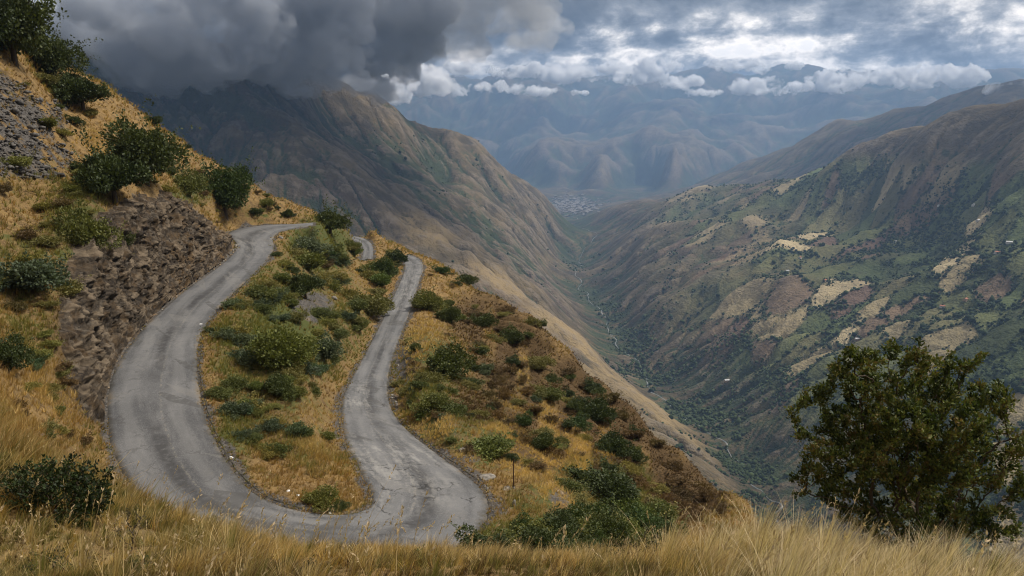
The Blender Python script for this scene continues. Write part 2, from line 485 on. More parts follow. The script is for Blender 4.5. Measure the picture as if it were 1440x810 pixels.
# right slope: crest, then column by column from the crest down to the river
for p in ((1700, 60, 2800), (1560, 105, 2900), (1440, 150, 3000), (1350, 172, 3150), (1280, 200, 3350), (1200, 225, 3700), (1130, 243, 4100), (1060, 263, 4500), (960, 280, 5100), (880, 293, 5900), (835, 303, 6800),
          (1000, 540, 2246), (1000, 490, 2436), (1000, 440, 2707), (1000, 390, 3025), (1000, 340, 3570), (1000, 300, 4280),
          (900, 460, 2945), (900, 420, 3205), (900, 380, 3617), (900, 340, 4298), (900, 310, 5250), (850, 410, 3700), (850, 370, 4292), (850, 335, 5178),
          (1100, 680, 1600), (1100, 600, 1831), (1100, 520, 2092), (1100, 450, 2363), (1100, 400, 2657), (1100, 350, 3025), (1100, 300, 3655),
          (1200, 700, 1448), (1200, 600, 1689), (1200, 500, 1998), (1200, 420, 2382), (1200, 350, 2902), (1200, 290, 3347),
          (1300, 720, 1304), (1300, 600, 1546), (1300, 500, 1807), (1300, 400, 2278), (1300, 320, 2810), (1300, 260, 3000),
          (1440, 800, 1062), (1440, 700, 1185), (1440, 600, 1356), (1440, 480, 1642), (1440, 380, 2045), (1440, 300, 2318), (1440, 220, 2600), (1650, 400, 1800), (1650, 700, 1050), (1700, 250, 2200)):
    FC(*p)
for p in ((450, 600, -680), (750, 750, -680), (300, 450, -430), (600, 480, -540), (3200, 5800, -350), (4200, 5200, -150), (2400, 6400, -520), (1900, 7200, -650), (1300, 8300, -830), (2900, 3900, -250), (2000, 4900, -480)):
    FX(*p)
# second ridge on the right
for p in ((1750, 60, 6200), (1560, 92, 6400), (1440, 112, 6600), (1380, 124, 6900), (1330, 138, 7100), (1260, 152, 7500), (1220, 168, 7700), (1170, 178, 8000), (1110, 205, 8500), (1050, 236, 9000), (990, 262, 9400), (900, 280, 10000)):
    FC(*p)
    q = pix(*p); FX(q[0] * 1.16, q[1] * 1.16, q[2] - 420)
# mid hill in the haze and the far range
for p in ((700, 262, 12500), (740, 240, 12800), (830, 222, 13200), (900, 195, 13800), (935, 180, 14200), (985, 184, 14400), (1040, 192, 14600), (1110, 196, 14600), (1200, 180, 14200), (780, 222, 12600), (865, 208, 13600), (900, 222, 12600), (980, 212, 13000), (820, 245, 12000), (1050, 220, 13000), (760, 255, 12000), (940, 238, 11200), (850, 235, 11500), (950, 240, 11000), (800, 270, 11200)):
    FC(*p)
for p in ((-300, 100, 17000), (200, 120, 18000), (480, 118, 19000), (560, 130, 19000), (620, 120, 19500), (690, 108, 19500), (740, 100, 19500), (770, 103, 19500), (830, 116, 19500), (880, 108, 19500), (960, 104, 19500), (1005, 96, 19500), (1050, 112, 19500),
          (1100, 104, 19000), (1160, 98, 19000), (1210, 112, 19000), (1290, 120, 18500), (1380, 116, 18500), (1500, 100, 18500), (1700, 95, 18000),
          (560, 215, 16000), (640, 222, 15500), (700, 225, 15500), (800, 190, 16500), (1000, 165, 16500), (1150, 160, 15500), (1250, 165, 14500), (900, 150, 17500), (650, 170, 17500)):
    FC(*p)
for p in ((0, 23500, 200), (6000, 23000, 200), (12000, 20000, 300), (-6000, 23000, 200), (9000, 12000, -100), (7000, 9500, -300)):
    FX(*p)
FCP = np.array(FCP)
def flp(x, y, r0=900.0):
    r = np.hypot(x, y) + 1e-9; k = np.log1p(r / r0) / r
    return np.stack([x * k, y * k], 1)
FAR = rbf_fit(flp(FCP[:, 0], FCP[:, 1]), FCP[:, 2], 0.03)

def blur(a, k):
    for ax in (0, 1):
        for _ in range(3):
            p = np.pad(a, [(k, k) if i == ax else (0, 0) for i in (0, 1)], 'edge')
            c = np.cumsum(p, ax); c = np.concatenate([np.zeros_like(np.take(c, [0], ax)), c], ax)
            n = a.shape[ax]
            a = (np.take(c, np.arange(2 * k + 1, n + 2 * k + 1), ax) - np.take(c, np.arange(0, n), ax)) / (2 * k + 1)
    return a

def build_far():
    az = np.radians(np.linspace(-50, 50, 640)); r = np.geomspace(430, 24000, 760)
    nr, na = len(r), len(az)
    Rg, Ag = np.meshgrid(r, az, indexing='ij')
    X = Rg * np.sin(Ag); Y = Rg * np.cos(Ag)
    x, y = X.ravel(), Y.ravel()
    base = rbf_eval(FAR, flp(x, y)).reshape(nr, na)
    floor = -905.0
    base = np.maximum(base, floor)
    p = np.stack([x, y, base.ravel() * 0.3], 1)
    high = sstep(-890, -600, base)
    amp = 0.45 + 0.55 * high
    n = (fbm(p / 1300.0, 5, 0.5, ridged=True).reshape(nr, na) * 170 + fbm(p / 600.0, 4, 0.5).reshape(nr, na) * 70 + fbm(p / 170.0 + 5, 4, 0.55, ridged=True).reshape(nr, na) * 30 + fbm(p / 3200.0 + 2, 3, 0.5, ridged=True).reshape(nr, na) * 330 * sstep(8000, 11500, Rg) + fbm(p / 1300.0 + 12, 4, 0.55, ridged=True).reshape(nr, na) * 300 * sstep(8000, 11500, Rg)) * amp
    n *= sstep(0, 4000, Rg) * 0.7 + 0.35
    h = base + n
    # running water: implicit stream-power incision on the polar grid
    area = (Rg * (az[1] - az[0])) * np.gradient(r)[:, None]
    N = nr * na; idx = np.arange(N).reshape(nr, na)
    ar = area.ravel()
    for it in range(9):
        hf = h.ravel(); best = np.zeros(N); rec = np.arange(N); dl = np.ones(N)
        for di in (-1, 0, 1):
            for dj in (-1, 0, 1):
                if di == 0 and dj == 0: continue
                i0, i1 = max(0, -di), nr - max(0, di); j0, j1 = max(0, -dj), na - max(0, dj)
                a = idx[i0:i1, j0:j1].ravel(); b = idx[i0 + di:i1 + di, j0 + dj:j1 + dj].ravel()
                d = np.hypot(x[a] - x[b], y[a] - y[b])
                sl = (hf[a] - hf[b]) / d
                m = sl > best[a]
                best[a[m]] = sl[m]; rec[a[m]] = b[m]; dl[a[m]] = d[m]
        order = np.argsort(-hf, kind='stable')
        A = ar.tolist(); rl = rec.tolist()
        for k in order.tolist():
            q = rl[k]
            if q != k: A[q] += A[k]
        Aa = np.array(A)
        F = (0.042 * np.sqrt(np.minimum(Aa, 3e6)) / dl)
        F[rec == np.arange(N)] = 0
        Fl = F.tolist(); hl = hf.tolist()
        for k in order[::-1].tolist():
            q = rl[k]
            if q != k:
                f = Fl[k]
                hl[k] = (hl[k] + f * hl[q]) / (1 + f)
        h = np.array(hl).reshape(nr, na)
        h = 0.8 * h + 0.2 * blur(h, 1)
    # keep the large form where it was laid out, keep the carved detail
    low = blur(base - h, 14)
    h = h + low
    lft = 1 - sstep(-0.05, 0.12, X / Y)
    h = h + fbm(p / 330.0 + 8, 5, 0.6, ridged=True).reshape(nr, na) * (16 + 30 * lft) * amp * sstep(900, 2000, Rg)
    h = h + fbm(p / 800.0 + 31, 6, 0.58, ridged=True).reshape(nr, na) * 130 * amp * sstep(8500, 11500, Rg)
    h = h + (fbm(p / 70.0 + 3, 4, 0.6, ridged=True).reshape(nr, na) * (7.0 + 5 * lft) * amp + fbm(p / 26.0, 3, 0.6).reshape(nr, na) * 2.6) * sstep(500, 1500, Rg)
    h = np.maximum(h, floor - 20)
    V = np.stack([x, y, h.ravel()], 1)
    flow = np.log10(np.maximum(Aa, 1.0))
    return V, grid_faces(nr, na), flow, nr, na
FV, FF, FFLOW, FNR, FNA = build_far()
tick('far terrain %d flow %.2f..%.2f' % (len(FV), FFLOW.min(), FFLOW.max()))

def to_pix(P):
    c, s = math.cos(PITCH), math.sin(PITCH)
    dep = P[:, 1] * c - P[:, 2] * s; up = P[:, 1] * s + P[:, 2] * c
    dep = np.maximum(dep, 1e-3)
    return 720 + FPX * P[:, 0] / dep, 405 - FPX * up / dep

# patchwork of fields: long plots following the contours of the right-hand slope
_fr = np.random.default_rng(21)
SEEDS = np.stack([_fr.uniform(-200, 3200, 1500), _fr.uniform(700, 6500, 1500)], 1)
def field_space(x, y, z):
    wob = fbm(np.stack([x, y, z], 1) / 520.0, 2, 0.35) * 150
    a = x * 0.80 + y * 0.60 + wob; b = -x * 0.60 + y * 0.80 + wob * 0.6
    return np.stack([a / 1.9, b], 1)
_sa = np.stack([(SEEDS[:, 0] * 0.80 + SEEDS[:, 1] * 0.60) / 1.9, -SEEDS[:, 0] * 0.60 + SEEDS[:, 1] * 0.80], 1)
_pal = np.array([(0.125, 0.135, 0.055), (0.098, 0.122, 0.048), (0.30, 0.245, 0.135), (0.40, 0.325, 0.19), (0.17, 0.12, 0.075), (0.07, 0.085, 0.035), (0.14, 0.13, 0.06), (0.15, 0.10, 0.07), (0.10, 0.125, 0.045)])
_seedcol = _pal[_fr.choice(len(_pal), len(_sa), p=(.2, .14, .13, .07, .1, .14, .12, .05, .05))] * _fr.uniform(0.85, 1.15, (len(_sa), 1))
_kd = KDTree(len(_sa))
for _i, _s in enumerate(_sa): _kd.insert((_s[0], _s[1], 0), _i)
_kd.balance()
def fields(x, y, z):
    q = field_space(x, y, z); ids = np.zeros(len(q), int); ed = np.zeros(len(q))
    for i, (a, b) in enumerate(q.tolist()):
        r = _kd.find_n((a, b, 0), 2); ids[i] = r[0][1]; ed[i] = r[1][2] - r[0][2]
    return ids, ed
def field_region(x, y, z):
    """where the slope is farmed"""
    river_side = x - 0.155 * y                    # right of the valley line
    return sstep(0, 500, river_side) * sstep(-800, -690, z) * (1 - sstep(-190, -90, z)) * (1 - sstep(4200, 6200, y))

def far_attrs():
    x, y, z = FV.T
    H = FV[:, 2].reshape(FNR, FNA)
    reg = field_region(x, y, z)
    m = np.where(reg > 0.02)[0]
    col = np.zeros((len(FV), 3)); ed = np.full(len(FV), 1e3)
    ids, e = fields(x[m], y[m], z[m]); col[m] = _seedcol[ids]; ed[m] = e
    patch = sstep(-0.35, 0.05, fbm(np.stack([x, y, z], 1) / 700.0 + 3, 3))
    conv = H - blur(H, 5)                          # + on ribs, - in hollows
    conv2 = H - blur(H, 2)
    s = np.hypot(x, y).reshape(FNR, FNA)
    return reg * (0.35 + 0.65 * patch), col, ed, (conv / (s * 0.010)).ravel(), (conv2 / (s * 0.0035)).ravel()
FREG, FCOL, FEDGE, FCONV, FCONV2 = far_attrs()
tick('fields')

def mat_far():
    m, g, out = material('mountain_ground')
    pos = g.new('ShaderNodeNewGeometry').outputs['Position']
    flow = g.attr('flow'); conv = g.attr('conv'); conv2 = g.attr('conv2'); reg = g.attr('field'); ed = g.attr('edge')
    fcol = g.attr('fieldcol', 'Color'); tan = g.attr('tan'); red = g.attr('red'); bare = g.attr('bare')
    n1 = g.noise(pos, 1 / 900, 7, 0.58); n2 = g.noise(pos, 1 / 130, 6, 0.62); n3 = g.noise(pos, 1 / 28, 4, 0.65)
    dry = g.mix(g.step(n2, 0.35, 0.68), (0.060, 0.048, 0.030), (0.150, 0.112, 0.060))
    dry = g.mix(g.step(n1, 0.48, 0.66), dry, (0.088, 0.062, 0.050))
    grn = g.mix(g.step(n2, 0.3, 0.7), (0.020, 0.031, 0.017), (0.055, 0.068, 0.031))
    k = g.math('ADD', g.math('MULTIPLY', g.math('SUBTRACT', flow, 3.2), 0.36), g.math('ADD', g.math('MULTIPLY', g.math('SUBTRACT', n2, 0.5), 2.2), g.math('MULTIPLY', g.math('SUBTRACT', n1, 0.5), 3.0)))
    k = g.math('SUBTRACT', k, g.math('MULTIPLY', conv, 0.48))
    k = g.math('ADD', k, g.math('MULTIPLY', g.math('SUBTRACT', n3, 0.5), 1.1))
    k = g.math('SUBTRACT', k, g.math('MULTIPLY', tan, 0.9))
    k = g.math('ADD', k, g.attr('lush'))
    col = g.mix(g.step(k, -0.05, 0.55), dry, grn)
    col = g.mix(g.math('MULTIPLY', tan, 0.8), col, g.mix(g.step(g.math('ADD', k, g.math('MULTIPLY', g.math('SUBTRACT', n3, 0.5), 1.6)), -0.75, 0.15), (0.30, 0.22, 0.11), col))
    col = g.mix(g.math('MULTIPLY', red, g.step(n2, 0.38, 0.6)), col, (0.21, 0.095, 0.068))
    # bare rock and scree on sharp ribs
    rock = g.math('MULTIPLY', g.step(conv2, 0.15, 0.7), g.step(n3, 0.35, 0.6))
    col = g.mix(g.math('MULTIPLY', rock, 0.6), col, (0.20, 0.165, 0.125))
    # fields, with rough woodland between them
    fk = g.math('MULTIPLY', reg, g.step(g.math('ADD', g.math('MULTIPLY', n2, 1.3), g.math('MULTIPLY', n1, 0.9)), 0.76, 0.98))
    fc = g.mix(0.4, fcol, g.mix(n3, (0.6, 0.6, 0.6), (1.3, 1.3, 1.3)), 'MULTIPLY')
    col = g.mix(fk, col, fc)
    hedge = g.math('MULTIPLY', reg, g.math('SUBTRACT', 1.0, g.step(ed, 3.0, 11.0)))
    col = g.mix(g.math('MULTIPLY', hedge, g.step(n3, 0.38, 0.55)), col, (0.026, 0.038, 0.018))
    wood = g.step(g.noise(pos, 1 / 16, 3, 0.6), 0.56, 0.68)
    col = g.mix(g.math('MULTIPLY', wood, g.math('MULTIPLY', g.step(k, -0.3, 0.6), 0.8)), col, (0.024, 0.034, 0.016))
    h = g.math('ADD', g.math('MULTIPLY', n3, 0.6), g.math('MULTIPLY', g.noise(pos, 1 / 9, 3, 0.6), 0.35))
    principled(g, out, col, 0.95, g.bump(h, 0.9, 26.0), 0.1)
    return m

def blob(px, py, cx, cy, rx, ry, rot=0.0):
    c, s = math.cos(rot), math.sin(rot)
    u = ((px - cx) * c + (py - cy) * s) / rx; v = (-(px - cx) * s + (py - cy) * c) / ry
    return np.clip(1.35 - np.hypot(u, v), 0, 1)
def world_blob(P, px, py, Y, r):
    """soft round patch of ground about the point that stands at this place, r metres wide"""
    c = pix(px, py, Y)
    return np.clip(1.4 - np.linalg.norm((P - c) / np.array(r), axis=1), 0, 1)
def far_colour_places():
    P = FV
    tan = np.zeros(len(P)); red = np.zeros(len(P)); lush = np.zeros(len(P))
    for px, py, Y, r in ((850, 525, 2080, 230), (900, 560, 1980, 230), (950, 610, 1820, 220), (1000, 660, 1640, 200), (800, 490, 2160, 200), (760, 455, 2240, 190), (700, 400, 2350, 170), (600, 335, 2480, 160)):
        tan = np.maximum(tan, world_blob(P, px, py, Y, (r, r * 1.2, 140)))
    for px, py, Y, r in ((1170, 410, 2160, 230), (1240, 390, 2250, 200), (1120, 420, 2200, 160), (1000, 440, 2700, 260), (1060, 390, 2600, 220)):
        tan = np.maximum(tan, 0.8 * world_blob(P, px, py, Y, (r, r * 1.3, 200)))
    for px, py, Y, r in ((1190, 315, 2950, 240), (1130, 335, 2950, 220), (1220, 300, 3100, 150), (1060, 350, 3000, 200)):
        red = np.maximum(red, world_blob(P, px, py, Y, (r, r * 1.3, 200)))
    for px, py, Y, r in ((200, 150, 2800, 700), (420, 200, 2900, 420), (560, 270, 3300, 420), (700, 330, 3400, 380), (640, 240, 4400, 700), (330, 280, 2500, 500)):
        lush = np.maximum(lush, 0.45 * world_blob(P, px, py, Y, (r, r * 1.2, 400)))
    for px, py, Y, r in ((1050, 560, 2000, 500), (1150, 620, 1560, 420), (1000, 520, 2350, 350), (1300, 620, 1300, 450), (1340, 300, 2500, 450), (1250, 330, 2600, 300), (900, 500, 2800, 200), (1100, 700, 1500, 300), (1040, 680, 1700, 260), (980, 590, 2100, 220), (1150, 780, 1350, 300)):
        lush = np.maximum(lush, 0.85 * world_blob(P, px, py, Y, (r, r * 1.2, 250)))
    nn = fbm(P / 180.0, 4)
    R = catmull(np.array([pix(*p) for p in RIVER]), 200)
    x, y = P[:, 0], P[:, 1]
    rx = np.interp(y, R[:, 1], R[:, 0]); off = x - rx
    nearriver = np.where(off > 0, 1 - sstep(60, 330, off), 1 - sstep(20, 190, -off)) * (y > 1150) * (y < 8000)
    lush = np.maximum(lush, 0.34 * nearriver); tan = tan * (1 - nearriver)
    return tan * sstep(-0.5, 0.15, nn), red * sstep(-0.4, 0.2, nn), lush
FTAN, FRED, FLUSH = far_colour_places()
mountains = mesh_obj('mountains', FV, FF, mat_far(), attrs=dict(flow=FFLOW, conv=FCONV, conv2=FCONV2, field=FREG, edge=FEDGE, tan=FTAN, red=FRED, lush=FLUSH), colattr=dict(fieldcol=FCOL))
tag(mountains, kind='structure')
FAR_BVH = BVHTree.FromPolygons(FV.tolist(), FF.tolist())
tick('mountains')
# ------------------------------------------------------------------ the air between: one box of even haze
def build_haze():
    lo = min(FV[:, 2].min(), NV[:, 2].min()) - 1.0
    hi = max(FV[:, 2].max(), NV[:, 2].max()) + 60.0
    x0, x1, y0, y1 = -19500, 19500, -1500, 24600
    V = [(x, y, z) for z in (lo, hi) for y in (y0, y1) for x in (x0, x1)]
    F = [(0, 2, 3, 1), (4, 5, 7, 6), (0, 1, 5, 4), (2, 6, 7, 3), (0, 4, 6, 2), (1, 3, 7, 5)]
    m = bpy.data.materials.new('haze_air'); m.use_nodes = True; m.node_tree.nodes.clear()
    g = NT(m.node_tree); out = g.new('ShaderNodeOutputMaterial')
    v = g.new('ShaderNodeVolumePrincipled')
    v.inputs['Color'].default_value = (0.34, 0.53, 0.85, 1)
    v.inputs['Density'].default_value = 5.4e-5
    v.inputs['Anisotropy'].default_value = 0.2
    g.l.new(v.outputs[0], out.inputs['Volume'])
    o = mesh_obj('haze', V, F, m, smooth=False)
    return tag(o, kind='stuff'), hi
HAZE, HAZE_TOP = build_haze()

# ------------------------------------------------------------------ low cloud hugging the ridges
def ico(sub=2):
    bm = bmesh.new(); bmesh.ops.create_icosphere(bm, subdivisions=sub, radius=1.0)
    V = np.array([v.co for v in bm.verts]); F = np.array([[v.index for v in f.verts] for f in bm.faces]); bm.free()
    return V, F
ICO1, ICO2 = ico(1), ico(2)

def mat_cloud(name, dens, noise_scale=None, step=1.0, col=(0.995, 0.995, 1.0), lo=0.41):
    m = bpy.data.materials.new(name); m.use_nodes = True; m.node_tree.nodes.clear()
    g = NT(m.node_tree); out = g.new('ShaderNodeOutputMaterial')
    v = g.new('ShaderNodeVolumePrincipled')
    v.inputs['Color'].default_value = (*col, 1)
    v.inputs['Anisotropy'].default_value = 0.0
    if noise_scale:
        pos = g.new('ShaderNodeNewGeometry').outputs['Position']
        n = g.noise(pos, noise_scale, 5, 0.6, 0.4)
        g.put(v.inputs['Density'], g.math('MULTIPLY', g.step(n, lo, lo + 0.16), dens))
        m.cycles.volume_step_rate = step
    else:
        v.inputs['Density'].default_value = dens
    g.l.new(v.outputs[0], out.inputs['Volume'])
    return m

def cloud_body(name, puffs, mat, voxel, disp, label, cat='cloud', group=None):
    """puffs: (centre xyz, radii xyz) fused into one closed skin, then roughened at several scales"""
    Vs, Fs, o = [], [], 0
    for c, r in puffs:
        Vs.append(ICO2[0] * np.array(r) + np.array(c)); Fs.append(ICO2[1] + o); o += len(ICO2[0])
    c0 = np.mean([c for c, r in puffs], 0)
    ob = mesh_obj(name, np.concatenate(Vs) - c0, np.concatenate(Fs), mat)
    ob.location = c0
    rm = ob.modifiers.new('fuse', 'REMESH'); rm.mode = 'VOXEL'; rm.voxel_size = voxel
    for k, (sc, st) in enumerate(disp):
        t = bpy.data.textures.new('%s_billow_%d' % (name, k), 'CLOUDS'); t.noise_scale = sc; t.noise_depth = 5; t.noise_basis = 'BLENDER_ORIGINAL'
        d = ob.modifiers.new('billow', 'DISPLACE'); d.texture = t; d.strength = st; d.mid_level = 0.5; d.texture_coords = 'GLOBAL'
    tag(ob, label, cat, group)
    return ob

def build_ridge_cloud():  # clouds on the ridges, standing inside the haze box
    rng = np.random.default_rng(11)
    grey = mat_cloud('grey_cloud', 0.020, 1 / 210, 0.16, (0.72, 0.75, 0.80))
    white = mat_cloud('white_cloud', 0.022, 1 / 330, 0.35, lo=0.46)
    near_white = mat_cloud('shoulder_cloud', 0.018, 1 / 300, 0.5)
    P = []
    for px, py, Y, r, n in ((180, 30, 2500, 230, 5), (270, 45, 2600, 240, 5), (350, 45, 2700, 240, 6), (420, 50, 2900, 230, 6), (210, 60, 2600, 110, 3), (290, 90, 2700, 90, 3), (300, 68, 2700, 130, 3), (395, 90, 2850, 130, 4), (450, 80, 3100, 170, 4), (240, -10, 2600, 260, 4), (380, -20, 2800, 280, 5), (500, 40, 3300, 220, 4), (470, 95, 3000, 130, 4), (440, 112, 2850, 80, 3), (520, 85, 3300, 170, 4), (120, 60, 2550, 170, 4), (560, 30, 3500, 240, 4), (345, 105, 2650, 60, 2), (410, 122, 2850, 60, 3), (445, 118, 2850, 75, 4), (485, 112, 2950, 80, 4), (520, 118, 3200, 70, 3), (300, 108, 2650, 45, 3), (205, 92, 2550, 60, 2)):
        c = pix(px, py, Y)
        for _ in range(n):
            k = r * rng.uniform(0.45, 0.85)
            P.append((c + rng.normal(size=3) * r * (0.55, 0.5, 0.28), (k * 1.15, k, k * 0.75)))
    cloud_body('ridge_cloud', P, grey, 22, ((190, 150), (60, 75), (24, 30)), 'heavy dark grey cloud wrapped round the peak above the left mountainside')
    veil = mat_cloud('grey_veil', 0.007, 1 / 300, 0.2, (0.80, 0.82, 0.85), lo=0.44)
    Q = []
    for px, py, Y, r, n in ((600, 20, 3500, 260, 4), (660, 0, 3700, 260, 4), (560, 70, 3400, 170, 3), (620, 62, 3600, 150, 3), (720, 10, 3900, 220, 3), (540, 10, 3300, 240, 3)):
        c = pix(px, py, Y)
        for _ in range(n):
            q = r * rng.uniform(0.5, 0.9); Q.append((c + rng.normal(size=3) * r * (0.6, 0.5, 0.22), (q * 1.4, q, q * 0.6)))
    cloud_body('ridge_cloud', Q, veil, 24, ((190, 140), (60, 70), (24, 26)), 'thin grey cloud trailing right from the heavy dark cloud on the peak')
    def far_puff(px, py, Y, w, hgt, n, label):
        """heaped cloud: a few big lobes, smaller heads budding from their tops, a flattish foot"""
        P = []
        c = pix(px, py, Y); s = Y / FPX
        for _ in range(n):
            k = hgt * s * rng.uniform(0.22, 0.52)
            o = c + np.array((rng.uniform(-0.5, 0.5) * w * s, rng.uniform(-0.25, 0.25) * w * s, rng.uniform(-0.25, 0.15) * hgt * s))
            P.append((o, (k * 2.1, k * 1.4, k * 0.85)))
            for _ in range(9):
                v = rng.normal(size=3); v /= np.linalg.norm(v); v[2] = abs(v[2]) * 1.1 - 0.15
                q = k * rng.uniform(0.18, 0.42)
                P.append((o + v * k * np.array((1.4, 1.2, 0.85)), (q * 1.15, q * 1.15, q)))
        cloud_body('ridge_cloud', P, white, 1.5 * s, ((11 * s, 13 * s), (4 * s, 7 * s)), label, 'cloud', 'low white clouds along the far ridge')
    far_puff(520, 122, 11000, 90, 44, 9, 'tall white cloud spilling round the shoulder where the left mountain meets the far range')
    far_puff(566, 108, 12500, 90, 52, 8, 'second heaped white cloud right of the tall cloud at the left mountain shoulder')
    far_puff(648, 122, 15000, 100, 20, 8, 'ragged white cloud strip on the far ridge right of the tall white cloud')
    far_puff(752, 126, 15000, 58, 18, 7, 'small flat white cloud standing alone before the middle of the far range')
    far_puff(812, 128, 15200, 20, 10, 3, 'tiny white puff right of the small flat cloud')
    far_puff(700, 98, 16500, 110, 22, 8, 'broken white cloud along the left half of the far crest')
    far_puff(860, 100, 16500, 150, 34, 12, 'long heaped white cloud along the middle of the far crest')
    far_puff(985, 130, 15500, 40, 11, 9, 'thin flat white cloud sliver below the far crest')
    far_puff(1078, 120, 15500, 80, 26, 8, 'plump white cloud resting before the far peaks right of the thin sliver')
    far_puff(1060, 92, 16500, 100, 24, 7, 'white cloud on the crest above the plump one')
    far_puff(1210, 110, 16000, 130, 34, 10, 'grey white cloud hiding the far peaks behind the second right ridge')
    far_puff(930, 112, 16000, 120, 20, 8, 'ragged white cloud strip filling the gap right of the long heaped cloud')
    far_puff(1330, 104, 15000, 100, 34, 8, 'white cloud bank behind the top of the second right ridge')
    far_puff(1425, 128, 6300, 50, 34, 7, 'white cloud curling over the right ridge at the edge')
build_ridge_cloud()

# unseen clouds added above frame and haze, placed sunward to shade chosen slopes
def build_shade_cloud():
    rng = np.random.default_rng(23)
    dense = mat_cloud('shade_cloud', 0.006)
    up = SUN_DIR / SUN_DIR.z
    for tx, ty, tz, r, n, lab in ((-850, 2950, -150, 850, 20, 'broad unseen cloud added to shade the left mountainside'), (1600, 3000, -200, 430, 6, 'unseen cloud added to shade the upper right slope'),
                                  (-400, 2700, -400, 480, 9, 'unseen cloud added to shade the lower part of the left mountainside'), (820, 1450, -780, 330, 4, 'unseen cloud added to shade the lower right slope'), (-1200, 5200, -500, 900, 8, 'unseen cloud added to shade the far end of the left mountainside'), (3200, 6500, -100, 900, 8, 'unseen cloud added to shade the second right ridge')):
        z = HAZE_TOP + 420
        c = np.array((tx, ty, tz)) + np.array(up) * (z - tz)
        P = []
        for _ in range(n):
            k = r * rng.uniform(0.35, 0.55)
            P.append((c + np.array((rng.uniform(-0.7, 0.7) * r, rng.uniform(-0.7, 0.7) * r, rng.uniform(-40, 60))), (k, k, 170)))
        cloud_body('cloud', P, dense, 45, ((260, 120), (80, 50)), lab, 'cloud')
build_shade_cloud()
tick('air')
# ------------------------------------------------------------------ the near hillside: what grows or lies where
NPX, NPY = to_pix(NV)
NRAD = np.hypot(NV[:, 0], NV[:, 1])
def places(lst, P=None):
    """ground patches (photo place of the patch, half sizes) -> 0..1 per terrain vertex"""
    out = np.zeros(len(NV))
    for cx, cy, rx, ry, v in lst:
        out = np.maximum(out, v * sstep(0, 0.9, np.clip(1.45 - np.hypot((NPX - cx) / rx, (NPY - cy) / ry), 0, 1)))
    return out * (NV[:, 1] > 2)
def inside_poly(px, py, poly):
    """signed distance to a polygon, + inside"""
    poly = np.array(poly, float); n = len(poly); ins = np.zeros(len(px), bool); dmin = np.full(len(px), 1e9)
    for i in range(n):
        a, b = poly[i], poly[(i + 1) % n]
        c = ((a[1] > py) != (b[1] > py)) & (px < (b[0] - a[0]) * (py - a[1]) / (b[1] - a[1] + 1e-12) + a[0])
        ins ^= c
        ab = b - a; t = np.clip(((px - a[0]) * ab[0] + (py - a[1]) * ab[1]) / (ab @ ab), 0, 1)
        dmin = np.minimum(dmin, np.hypot(px - a[0] - t * ab[0], py - a[1] - t * ab[1]))
    return np.where(ins, dmin, -dmin)
_p = NV * np.array((1, 1, 0.7))
PN1 = fbm(_p / 14.0 + 3, 4, 0.55); PN2 = fbm(_p / 3.5 + 11, 3, 0.55); PN3 = fbm(_p / 40.0 + 23, 3)
ROCK_POLY = [(332, 343), (318, 326), (296, 316), (262, 290), (228, 273), (185, 276), (140, 300), (104, 338), (90, 400), (84, 470), (98, 540), (128, 590), (150, 600), (160, 560), (165, 515), (195, 472), (230, 436), (265, 405), (300, 381)]
ROCK_SD = inside_poly(NPX, NPY, ROCK_POLY)
NROCK = sstep(-4, 8, ROCK_SD + PN2 * 14) * (NRAD > 40)
NGRAVEL = places([(20, 190, 75, 60, 1), (60, 222, 40, 30, 1), (-60, 150, 100, 60, 1), (70, 150, 40, 12, .7)]) * sstep(-0.45, 0.25, PN1 + 0.8 * PN2 + 0.12)
NGRAVEL = np.maximum(NGRAVEL, places([(440, 432, 30, 22, 1), (565, 515, 13, 30, 0.9), (660, 640, 22, 14, 0.6), (690, 715, 26, 20, 0.9), (640, 600, 15, 20, 0.4), (790, 700, 20, 12, 0.7)]) * sstep(-0.3, 0.1, PN2 + 0.15))
NGRAVEL = np.maximum(NGRAVEL, (1 - sstep(0.2, 1.3, NE + PN2 * 0.9 + PN1 * 1.0)) * 0.85)
NGREEN = places([(120, 800, 260, 70, .3), (420, 440, 110, 110, .45), (440, 600, 80, 60, .3), (330, 620, 30, 60, .5), (400, 480, 60, 70, .8), (340, 500, 45, 70, .5), (450, 345, 50, 40, .7), (385, 560, 60, 50, .5), (600, 520, 50, 60, .55), (650, 600, 70, 45, .5), (690, 640, 40, 30, .4), (750, 700, 40, 25, .5), (850, 675, 70, 40, .7),
                 (780, 760, 130, 40, .5), (480, 430, 40, 40, .3), (60, 440, 60, 60, .35), (40, 370, 70, 60, .4), (110, 330, 60, 70, .5), (270, 270, 40, 20, .5), (60, 260, 70, 50, .25), (350, 300, 50, 18, .3), (120, 630, 40, 40, .2), (720, 540, 70, 50, .3)])
NBRUSH = places([(720, 500, 60, 60, .8), (800, 560, 80, 60, .9), (880, 630, 80, 60, .9), (960, 690, 60, 50, .8), (680, 450, 50, 40, .7), (690, 560, 60, 40, .6), (760, 620, 70, 40, .7), (860, 600, 60, 80, .8), (400, 250, 40, 30, .3), (110, 480, 40, 90, .5), (130, 560, 40, 40, .5)])
